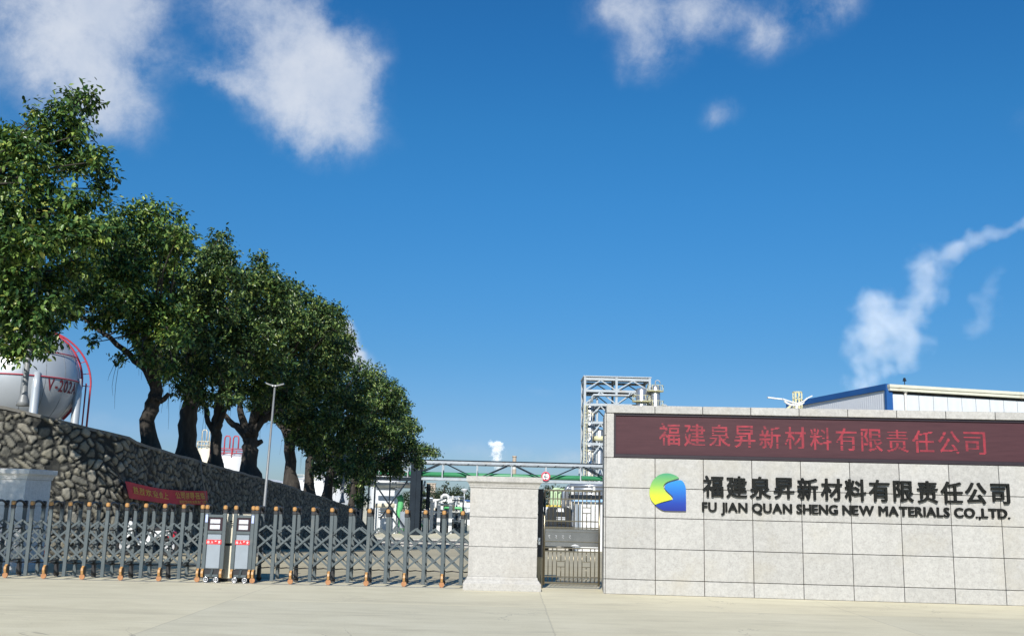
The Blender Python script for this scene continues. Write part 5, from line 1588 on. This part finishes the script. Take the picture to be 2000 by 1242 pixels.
def lattice_stack():
    Y = 134.0
    T = thing('valve_skid', 'dark and white skid of stacked valves and platforms next to the bridge support', 'process skid', (at(822, 1000, Y).x, Y, ZB))
    rr = random.Random(9)
    xa, xb = at(812, 980, Y).x, at(834, 980, Y).x
    m = MB()
    for x in (xa, xb):
        for y in (Y, Y + 3): m.box(x - .12, x + .12, y - .12, y + .12, ZB, at(820, 944, Y).z)
    for k in range(7):
        z = ZB + 1 + k * 1.0; m.box(xa, xb, Y, Y + .12, z, z + .12)
    obj('frame', m, 'struct_dark', T)
    for mt, n in (('white', 12), ('alu', 7), ('beige', 5), ('light_green', 2)):
        m = MB()
        for k in range(n):
            x = rr.uniform(xa, xb); z = rr.uniform(ZB + .5, at(820, 950, Y).z); y = Y + rr.uniform(-.4, 2)
            if rr.random() < .5: m.tube([(x, y, z), (x + rr.uniform(-.6, .6), y, z), (x + rr.uniform(-.6, .6), y, z + rr.uniform(.4, 1.6))], rr.uniform(.08, .2), 7)
            else: m.bbox(x - .25, x + .25, y - .2, y + .2, z, z + rr.uniform(.2, .6), .03)
        obj('fitting', m, mt, T)
    m = MB(); p = at(815, 975, Y - 2); m.tube([(p.x, Y - 2, ZB), (p.x + .1, Y - 2, p.z)], .06, 6); obj('probe', m, 'white', T)
lattice_stack()
def left_equipment():
    Y = 133.0
    T = thing('heat_exchanger', 'beige horizontal vessel on white columns inside the dark bridge support', 'heat exchanger', (at(760, 1000, Y).x, Y, ZB))
    a, b = at(730, 987, Y), at(771, 987, Y); m = MB(); m.tube([a, b], .32, 14); obj('vessel', m, 'beige', T)
    m = MB()
    for px in (735, 773): x = at(px, 1000, Y).x; m.box(x - .28, x + .28, Y - .2, Y + .2, ZB, at(760, 983, Y).z)
    obj('column', m, 'white', T)
    m = MB(); m.tube([at(779, 968, Y), at(783, 975, Y), at(782, 990, Y), at(778, 998, Y), at(784, 1012, Y), at(785, 1040, Y)], .42, 10); obj('green_pipe', m, 'light_green', T)
    m = MB()
    for k in range(4): z = at(750, 995 + 5 * k, Y).z; m.box(a.x, b.x, Y + 1, Y + 1.2, z - .1, z + .06)
    obj('slat', m, 'white_dirty', T)
    m = MB(); p = at(787, 1014, Y - 3); m.bbox(p.x - .4, p.x + .4, Y - 3.2, Y - 2.8, p.z - 1.1, p.z + 1.0, .05); m.tube([(p.x, Y - 3, ZB), (p.x, Y - 3, p.z)], .08, 6); obj('control_box', m, 'alu', T)
    S = thing('tank_shed', 'pale blue-grey tank house behind the bridge support', 'building', (at(752, 965, 142).x, 142, ZB))
    a, b = at(732, 944, 142), at(771, 955, 142)
    m = MB(); m.add([(a.x, 142, ZB), (b.x, 142, ZB), (b.x, 142, b.z), (a.x, 142, a.z), (a.x, 148, ZB), (b.x, 148, ZB), (b.x, 148, b.z), (a.x, 148, a.z)], [(0, 1, 2, 3), (5, 4, 7, 6), (4, 0, 3, 7), (1, 5, 6, 2), (3, 2, 6, 7)])
    obj('wall', m, 'clad_grey', S)
    m = MB(); m.bar((a.x - .4, 145, a.z + .12), (b.x + .4, 145, b.z + .12), 6.8, .16); obj('roof', m, 'struct_white', S)
left_equipment()
def far_bits():
    # white low works building with dark blue roof
    Y = 190.0
    a, b = at(884, 980, Y), at(960, 980, Y)
    T = thing('works_building', 'low white works building with dark blue roof edge in front of the far trees', 'building', (a.x, Y, ZB))
    m = MB(); m.box(a.x, b.x, Y, Y + 10, ZB, at(900, 979, Y).z); obj('wall', m, 'white', T)
    m = MB(); m.bbox(a.x - .3, b.x + .3, Y - .4, Y + 10.4, at(900, 978.5, Y).z, at(900, 975.5, Y).z, .03); obj('roof', m, 'roof_blue', T)
    m = MB()
    for k in range(4): x = a.x + 1 + k * 1.8; m.box(x, x + .9, Y - .02, Y + .02, ZB + 1.0, ZB + 2.4)
    obj('window', m, 'glass', T)
    # cone street lamp
    Y = 150.0; p = at(907, 960, Y)
    T = thing('cone_lamp', 'white street lamp with an upturned cone shade in front of the far trees', 'street lamp', (p.x, Y, ZB))
    m = MB(); m.tube([(p.x, Y, ZB), (p.x, Y, p.z)], .06, 8); obj('pole', m, 'white', T)
    m = MB(); m.lathe([(.06, -.25), (.32, .1), (.52, .35), (.50, .4), (.05, .45)], (p.x, Y, p.z), 20); obj('lamp_shade', m, 'white', T)
    # chimney
    Y = 230.0; p = at(1005, 890, Y); r = .44
    T = thing('chimney', 'thin brown and white banded chimney standing beyond the pipe bridge', 'chimney', (p.x, Y, ZB))
    for k in range(6):
        z1 = p.z - 1.5 * k; m = MB(); m.lathe([(r * (1 + .02 * k), z1 - 1.5 if k < 5 else ZB), (r * (1 + .02 * k), z1)], (p.x, Y, 0), 20)
        if k == 0: m.lathe([(r, z1), (r * 1.2, z1), (r * 1.2, z1 - .3), (r, z1 - .3)], (p.x, Y, 0), 20)
        obj('band', m, 'chimney' if k % 2 == 0 else 'white_dirty', T)
    # hazy lattice stack far left
    Y = 420.0; p = at(843, 943, Y)
    T = thing('far_tower', 'faint square masonry tower over the far trees', 'tower', (p.x, Y, -3))
    m = MB(); m.bbox(p.x - 1.7, p.x + 1.7, Y - 1.5, Y + 1.5, -3, p.z, .1); 
    for k in range(4): m.bbox(p.x - 1.95, p.x + 1.95, Y - 1.8, Y + 1.8, p.z - 1.8 * k - .3, p.z - 1.8 * k, .05)
    obj('tower_shaft', m, 'chimney', T)
far_bits()

# far trees
def far_tree(label, px, py_top, Y, rpx, seed):
    rr = random.Random(seed)
    t = at(px, py_top, Y); k = Y / F
    base = (t.x, Y, ZB)
    T = thing('far_tree', label, 'tree', base, 0, 'far trees behind the works')
    m = MB(); m.tube([base, (t.x, Y, t.z - rpx * k * .6)], [.25, .1], 8); obj('trunk', m, 'bark', T, True, False)
    cl = []
    hgt = t.z - ZB
    for q in range(9):
        f = q / 8
        cl.append(((rr.uniform(-1, 1) * rpx * k * (1 - f * .65), rr.uniform(-1, 1) * rpx * k * .6, hgt * (.35 + .6 * f)), rpx * k * (.62 - .32 * f)))
    link('crown', leaf_mesh('crown', cl, .62, 3.0, seed, k, .3), 'leaf_far', T)
for i, a in enumerate([(834, 955, 26), (868, 942, 17), (852, 957, 20), (884, 955, 17), (898, 951, 19), (915, 957, 16), (930, 952, 20), (1062, 951, 18), (1078, 946, 14), (1095, 947, 16), (1112, 952, 18), (1140, 956, 22), (800, 962, 22), (770, 965, 20)]):
    lab = {1: 'feathery tallest far tree left of the granite pier', 4: 'dark rounded far tree behind the cone lamp'}.get(i, 'dark bushy tree in the far tree line beyond the works')
    far_tree(lab, a[0], a[1], 235 + (i * 37) % 30, a[2], 300 + i)

# ------------------------------------------------------------------ seen through the side gate
def gate_view():
    # white cabin with blue eave
    Y = 92.0
    a, b = at(1124, 980, Y), at(1190, 980, Y); zt = at(1150, 980, Y).z; z0 = zg(Y)
    T = thing('gate_cabin', 'white works cabin with a blue eave seen through the walk-through gate', 'building', (a.x, Y, z0))
    m = MB(); m.box(a.x, b.x, Y, Y + 5, z0, zt); obj('wall', m, 'white', T)
    m = MB(); m.bbox(a.x - .25, b.x + .3, Y - .35, Y + 5.3, zt, zt + .28, .03); obj('eave', m, plain('pale_blue_trim', (.30, .48, .72), .4), T)
    m = MB(); m.bbox(a.x - .3, b.x + .35, Y - .4, Y + 5.4, zt + .28, zt + .62, .03); obj('roof', m, 'struct_dark', T)
    m = MB(); m.box(a.x + .3, a.x + .5, Y - .04, Y + .02, z0 + .2, zt - .1); m.box(a.x + .02, a.x + .3, Y - .03, Y + .02, z0, zt - .05); obj('corner_trim', m, 'alu', T)
    # silver pipes above its roof
    P_ = thing('overhead_pipes', 'silver lagged pipes running over the white cabin behind the side gate', 'pipes', (a.x, 100, z0))
    m = MB()
    for py, xa in ((948, 1113), (955, 1107), (965, 1120)):
        p, q = at(xa, py, 104), at(1200, py + 1, 104); m.tube([p, q], .2, 10)
        m.tube([p, p + Vector((-.3, 0, -.3)), p + Vector((-.3, 0, -6))], .2, 8)
    obj('pipe', m, 'vessel', P_)
    m = MB()
    for k in range(6):
        p = at(1122 + k * 9, 968, 103); m.tube([p + Vector((0, 0, .5)), p, p + Vector((.15, 0, -.4)), p + Vector((.3, 0, .1))], .05, 6)
    for px in (1118, 1160): p = at(px, 950, 104); m.box(p.x - .12, p.x + .12, 103.8, 104.1, ZB, p.z)
    obj('hanger', m, 'white_dirty', P_)
    # black truck, front on
    Y = 86.0; z0 = zg(Y)
    c = at(1091, 1040, Y); hw = 1.15
    T = thing('truck', 'black truck facing the side gate, windscreen painted white as reflected sky and white grille bars', 'truck', (c.x, Y, z0))
    zt = at(1091, 990, Y).z
    m = MB()
    pr = [(-hw, z0 + .55), (-hw, z0 + 1.9), (-hw * .86, zt - .25), (-hw * .7, zt), (hw * .7, zt), (hw * .86, zt - .25), (hw, z0 + 1.9), (hw, z0 + .55)]
    m.prism([(c.x + x, z) for x, z in pr], Y, Y + 1.9); m.bbox(c.x - hw, c.x + hw, Y - .9, Y, z0 + .55, z0 + 2.2, .12); m.box(c.x - hw, c.x + hw, Y + 2.0, Y + 7, z0 + .9, z0 + 1.3)
    obj('cab', m, 'truck_black', T)
    m = MB(); za = at(1091, 999, Y).z; zb = at(1091, 992, Y).z; m.prism([(c.x - .22, za), (c.x + .42, za), (c.x + .38, zb), (c.x - .16, zb)], Y - .02, Y + .0); obj('windscreen', m, 'white', T)  # plain white stands in for the sky reflected in the glass
    m = MB()
    for k in range(2): z = at(1091, 1010 + 3.5 * k, Y).z; m.bbox(c.x - .25, c.x + .5, Y - .93, Y - .9, z - .05, z + .05, .01)
    obj('grille', m, 'silver_rim', T)
    m = MB(); m.bbox(c.x - hw - .05, c.x + hw + .05, Y - 1.1, Y - .92, z0 + .45, z0 + .95, .05); obj('bumper', m, 'black', T)
    for s in (-1, 1):
        m = MB(); m.bbox(c.x + s * .85 - .16, c.x + s * .85 + .16, Y - .94, Y - .9, z0 + 1.1, z0 + 1.35, .02); obj('headlight', m, 'silver_rim', T)
        for y in (Y - .1, Y + 5.5):
            m = MB(); m.cyl((c.x + s * (hw - .3), y, z0 + .5), (c.x + s * hw, y, z0 + .5), .5, 22); obj('wheel', m, 'rubber', T)
    # yellow rail, green risers, white van body at the left
    Y = 105.0
    T = thing('yellow_barrier', 'yellow safety rail behind the black truck', 'barrier', (at(1088, 990, Y).x, Y, ZB))
    a, b = at(1068, 987, Y), at(1108, 987, Y); m = MB()
    for k in range(3): z = a.z - .36 * k; m.bar((a.x, Y, z), (b.x, Y, z), .12, .12)
    for k in range(7): x = a.x + (b.x - a.x) * k / 6; m.box(x - .06, x + .06, Y - .06, Y + .06, ZB, a.z + .05); m.bar((x, Y, a.z), (x + .3, Y, a.z - .7), .1)
    obj('rail', m, 'yellow', T)
    T = thing('green_risers', 'pale green upright pipes behind the yellow rail', 'pipes', (at(1082, 970, 112).x, 112, ZB))
    m = MB()
    for px, t in ((1078, 958), (1083, 962), (1088, 960), (1093, 965)):
        p = at(px, t, 112); m.tube([(p.x, 112, ZB), (p.x, 112, p.z), (p.x + .3, 112, p.z + .2), (p.x + .9, 112, p.z + .2)], .17, 9)
    obj('pipe', m, plain('pale_green_paint', (.42, .55, .33), .5), T)
    Y = 98.0; a, b = at(1050, 992, Y), at(1076, 992, Y); zt = at(1062, 990, Y).z
    T = thing('box_van', 'white box lorry body standing left of the black truck', 'lorry', (a.x, Y, ZB))
    m = MB(); m.bbox(a.x, b.x, Y, Y + 6, ZB + .7, zt, .06); obj('box_body', m, 'white', T)
    m = MB(); m.bbox(a.x - .02, b.x + .02, Y - .03, Y - .0, zt - .75, zt - .62, .01); m.bbox(a.x - .02, b.x + .02, Y - .03, Y, ZB + .7, ZB + .9, .01); obj('trim', m, 'struct_dark', T)
    for s in (a.x + .3, b.x - .3):
        m = MB(); m.cyl((s - .15, Y + .8, ZB + .45), (s + .15, Y + .8, ZB + .45), .45, 20); obj('wheel', m, 'rubber', T)
    # round valve-top vessels between
    Y = 100.0; T = thing('pump_unit', 'grey pump unit with pipes between the truck and the white cabin', 'pump', (at(1115, 1010, Y).x, Y, ZB))
    m = MB(); rr = random.Random(6)
    for k in range(9):
        x = at(1106 + rr.random() * 14, 1000, Y).x; z = rr.uniform(ZB + 1, at(1112, 975, Y).z); m.tube([(x, Y + rr.random(), ZB), (x, Y, z), (x + rr.uniform(-.6, .6), Y, z)], rr.uniform(.06, .16), 7)
    obj('pipe', m, 'white_dirty', T)
    m = MB(); p = at(1112, 1005, Y); m.ball((p.x, Y, p.z), .6, 16, 10); m.tube([(p.x, Y, ZB), (p.x, Y, p.z)], .5, 14); obj('pump_body', m, 'struct_dark', T)
gate_view()

# ------------------------------------------------------------------ clutter at the foot of the wall behind the left gate
def clutter():
    Y = 25.5
    T = thing('pink_panel', 'faded pink board leaning against the stone wall behind the left gate', 'board', (at(40, 1050, Y).x, Y, 0))
    a = at(27, 1055, Y); b = at(50, 1055, Y); zt = at(40, 1031, Y).z; zb = at(40, 1056, Y).z
    m = MB(); m.add([(a.x, Y, zb), (b.x, Y, zb), (b.x, Y + .25, zt), (a.x + .06, Y + .25, zt), (a.x, Y + .04, zb), (b.x, Y + .04, zb), (b.x, Y + .29, zt), (a.x + .06, Y + .29, zt)], [(0, 1, 2, 3), (4, 7, 6, 5), (0, 4, 5, 1), (1, 5, 6, 2), (2, 6, 7, 3), (3, 7, 4, 0)])
    m.bbox(a.x + .02, b.x - .02, Y - .01, Y + .03, zb - .16, zb - .02, .01)
    obj('board', m, 'pink_board', T)
    m = MB()
    for x in (a.x + .04, b.x - .04): m.bar((x, Y + .05, 0), (x, Y + .1, zb), .05); m.bar((x, Y + .35, 0), (x, Y + .2, zb + .1), .04)
    obj('leg', m, 'black', T)
    T = thing('red_drum', 'small red drum on the ground by the stone wall behind the left gate', 'drum', (at(74, 1080, Y).x, Y, 0))
    c = at(74, 1080, Y); h = at(74, 1066, Y).z
    m = MB(); m.lathe([(.16, .0), (.17, .02), (.17, h * .33), (.175, h * .35), (.17, h * .37), (.17, h * .66), (.175, h * .68), (.17, h * .7), (.17, h), (.15, h), (.15, h - .03), (.01, h - .03)], (c.x, Y, 0), 22); obj('shell', m, 'scooter_red', T)
    m = MB(); m.tube([(c.x - .15, Y, h), (c.x - .1, Y, h + .12), (c.x + .1, Y, h + .12), (c.x + .15, Y, h)], .01, 6); obj('handle', m, 'black', T)
    T = thing('cardboard_box', 'brown cardboard box resting on a dark crate beside the red drum', 'box', (at(63, 1055, Y).x, Y + .2, .55))
    c = at(64, 1055, Y + .2); m = MB(); zb = at(64, 1063, Y + .2).z; m.bbox(c.x - .09, c.x + .11, Y + .1, Y + .4, zb, at(64, 1053, Y + .2).z, .006); obj('carton', m, 'brown_box', T)
    m = MB(); m.box(c.x - .012, c.x + .02, Y + .095, Y + .405, zb + .001, at(64, 1053, Y + .2).z + .002); obj('tape', m, 'beige', T)
    T = thing('dark_crate', 'dark open crate under the cardboard box by the stone wall', 'crate', (c.x, Y + .3, 0))
    m = MB()
    for k in range(4): z = .02 + k * zb / 4; m.box(c.x - .28, c.x + .22, Y + .05, Y + .09, z, z + zb / 4 - .03); m.box(c.x - .28, c.x + .22, Y + .5, Y + .54, z, z + zb / 4 - .03); m.box(c.x - .28, c.x - .24, Y + .1, Y + .49, z, z + zb / 4 - .03); m.box(c.x + .18, c.x + .22, Y + .1, Y + .49, z, z + zb / 4 - .03)
    m.box(c.x - .24, c.x + .18, Y + .1, Y + .49, zb - .03, zb); obj('slat', m, 'black', T)
    # white scooter parked at the wall
    Y = 28.6
    a, b = at(262, 1068, Y), at(312, 1068, Y); cx = (a.x + b.x) / 2; z0 = zg(Y)
    T = thing('motor_scooter', 'parked white motor scooter with red tail by the stone wall, seen through the left gate', 'scooter', (cx, Y, z0))
    L_ = .62
    for s, nm in ((-1, 'wheel'), (1, 'wheel')):
        m = MB(); m.tube([(cx + s * L_ + .22 * math.cos(t * .3142), Y, z0 + .26 + .22 * math.sin(t * .3142)) for t in range(21)], .045, 8, False); w_ = obj(nm, m, 'rubber', T)
        m = MB(); m.cyl((cx + s * L_, Y - .03, z0 + .26), (cx + s * L_, Y + .03, z0 + .26), .15, 16); obj('rim', m, 'silver_rim', w_)
    m = MB()
    m.prism([(cx - .62, z0 + .42), (cx - .55, z0 + .75), (cx - .5, z0 + .95), (cx - .42, z0 + .92), (cx - .36, z0 + .45), (cx - .2, z0 + .30), (cx + .15, z0 + .30), (cx + .25, z0 + .50), (cx + .72, z0 + .62), (cx + .66, z0 + .72), (cx + .1, z0 + .68), (cx - .0, z0 + .42), (cx - .22, z0 + .38), (cx - .40, z0 + .6)], Y - .14, Y + .14)
    obj('bodywork', m, 'white', T)
    m = MB(); m.bbox(cx - .02, cx + .6, Y - .13, Y + .13, z0 + .70, z0 + .80, .03); obj('saddle', m, 'black', T)
    m = MB(); m.bbox(cx + .58, cx + .78, Y - .11, Y + .11, z0 + .50, z0 + .68, .03); obj('tail_fairing', m, 'scooter_red', T)
    m = MB(); m.tube([(cx - .40, Y - .3, z0 + 1.02), (cx - .46, Y - .1, z0 + .98), (cx - .46, Y + .1, z0 + .98), (cx - .40, Y + .3, z0 + 1.02)], .02, 7); m.tube([(cx - .47, Y, z0 + .98), (cx - .62, Y, z0 + .26)], .03, 8); obj('handlebar', m, 'black', T)
clutter()

# ------------------------------------------------------------------ steam
def m_steam(name, lobes, dens, scale, edge):
    """vapour thickest at the middle of each billow, torn by noise towards its rim"""
    m = bpy.data.materials.new(name); m.use_nodes = True
    nt = m.node_tree; nt.nodes.clear(); L = nt.links.new
    def N(t, **k):
        n = nt.nodes.new(t)
        for a, b in k.items(): setattr(n, a, b)
        return n
    def mth(op, a, b):
        n = N('ShaderNodeMath', operation=op)
        for i, v in enumerate((a, b)):
            if isinstance(v, (int, float)): n.inputs[i].default_value = v
            else: L(v, n.inputs[i])
        return n.outputs[0]
    out = N('ShaderNodeOutputMaterial'); pv = N('ShaderNodeVolumePrincipled')
    pv.inputs['Color'].default_value = (.96, .97, .98, 1); pv.inputs['Anisotropy'].default_value = -.45
    t = N('ShaderNodeTexCoord')
    n = N('ShaderNodeTexNoise'); n.inputs['Scale'].default_value = scale; n.inputs['Detail'].default_value = 6; n.inputs['Roughness'].default_value = .62; n.inputs['Distortion'].default_value = .3
    L(t.outputs['Object'], n.inputs['Vector'])
    acc = None
    for c, r in lobes:
        s_ = N('ShaderNodeVectorMath', operation='SUBTRACT'); L(t.outputs['Object'], s_.inputs[0]); s_.inputs[1].default_value = c
        d = N('ShaderNodeVectorMath', operation='DOT_PRODUCT'); L(s_.outputs[0], d.inputs[0]); L(s_.outputs[0], d.inputs[1])
        e = mth('EXPONENT', mth('MULTIPLY', d.outputs['Value'], -1.6 / (r * r)), 0)
        acc = e if acc is None else mth('ADD', acc, e)
    f = mth('ADD', acc, mth('MULTIPLY', mth('SUBTRACT', n.outputs['Fac'], .5), 3.8))
    a = N('ShaderNodeMapRange', interpolation_type='SMOOTHSTEP'); a.inputs['From Min'].default_value = edge; a.inputs['From Max'].default_value = edge + 1.5; a.inputs['To Max'].default_value = dens
    L(f, a.inputs['Value']); L(a.outputs[0], pv.inputs['Density']); L(pv.outputs[0], out.inputs['Volume'])
    return m
def plume(label, lobes, Y, dens, scale, edge):
    """billows as overlapping balls fused into one skin, filled with uneven vapour"""
    k = Y / F
    c0 = at(lobes[0][0], lobes[0][1], Y)
    rr = random.Random(len(lobes))
    m = MB(); LB = []
    for px, py, r in lobes:
        p = at(px, py, Y + rr.uniform(-.6, .6) * r * k) - c0; m.ball(p, r * k * 1.25, 16, 10); LB.append((tuple(p), r * k))
    me = bpy.data.meshes.new('tmp'); me.from_pydata(m.v, [], m.f)
    o = bpy.data.objects.new('tmp', me); C.objects.link(o)
    md = o.modifiers.new('fuse', 'REMESH'); md.mode = 'VOXEL'; md.voxel_size = max(r for _, _, r in lobes) * k / 7
    bpy.context.view_layer.update()
    me2 = bpy.data.meshes.new_from_object(o.evaluated_get(bpy.context.evaluated_depsgraph_get()))
    bpy.data.objects.remove(o)
    o = link('steam_plume', me2, m_steam('steam_' + str(len(lobes)), LB, dens / k, scale / k, edge)); o.location = c0
    tag(o, label, 'steam', 'steam from the works', 'stuff')
RIGHT = [(1690, 745, 40), (1680, 700, 36), (1690, 660, 42), (1720, 640, 50), (1700, 610, 40), (1720, 585, 28), (1700, 578, 22), (1760, 630, 50), (1790, 670, 34), (1770, 690, 34), (1730, 690, 38), (1730, 720, 20), (1785, 600, 32), (1810, 570, 38), (1830, 545, 34),
         (1800, 530, 34), (1815, 505, 32), (1850, 492, 28), (1878, 480, 22), (1905, 465, 22), (1935, 455, 18), (1960, 460, 14), (1975, 450, 11), (1992, 440, 12), (1948, 458, 15), (1920, 460, 19), (1967, 455, 13), (1983, 446, 12), (2005, 434, 14), (2030, 425, 18), (1892, 472, 21), (1865, 487, 24)]
plume('large white steam plume rising behind the warehouse and drifting right', RIGHT, 700, .0088, .022, .16)
plume('faint separate wisp of steam right of the large plume', [(1915, 625, 28), (1930, 605, 24), (1895, 645, 18), (1945, 545, 22), (1925, 560, 22), (1900, 580, 20), (1955, 530, 14), (1910, 590, 22), (1920, 640, 22), (1935, 575, 22)], 700, .004, .022, .35)
plume('small bright steam puff rising next to the brown chimney', [(970, 900, 11), (968, 888, 12), (975, 880, 11), (966, 872, 10), (972, 868, 9), (960, 866, 7), (974, 912, 8), (978, 868, 8)], 400, .16, .10, .30)
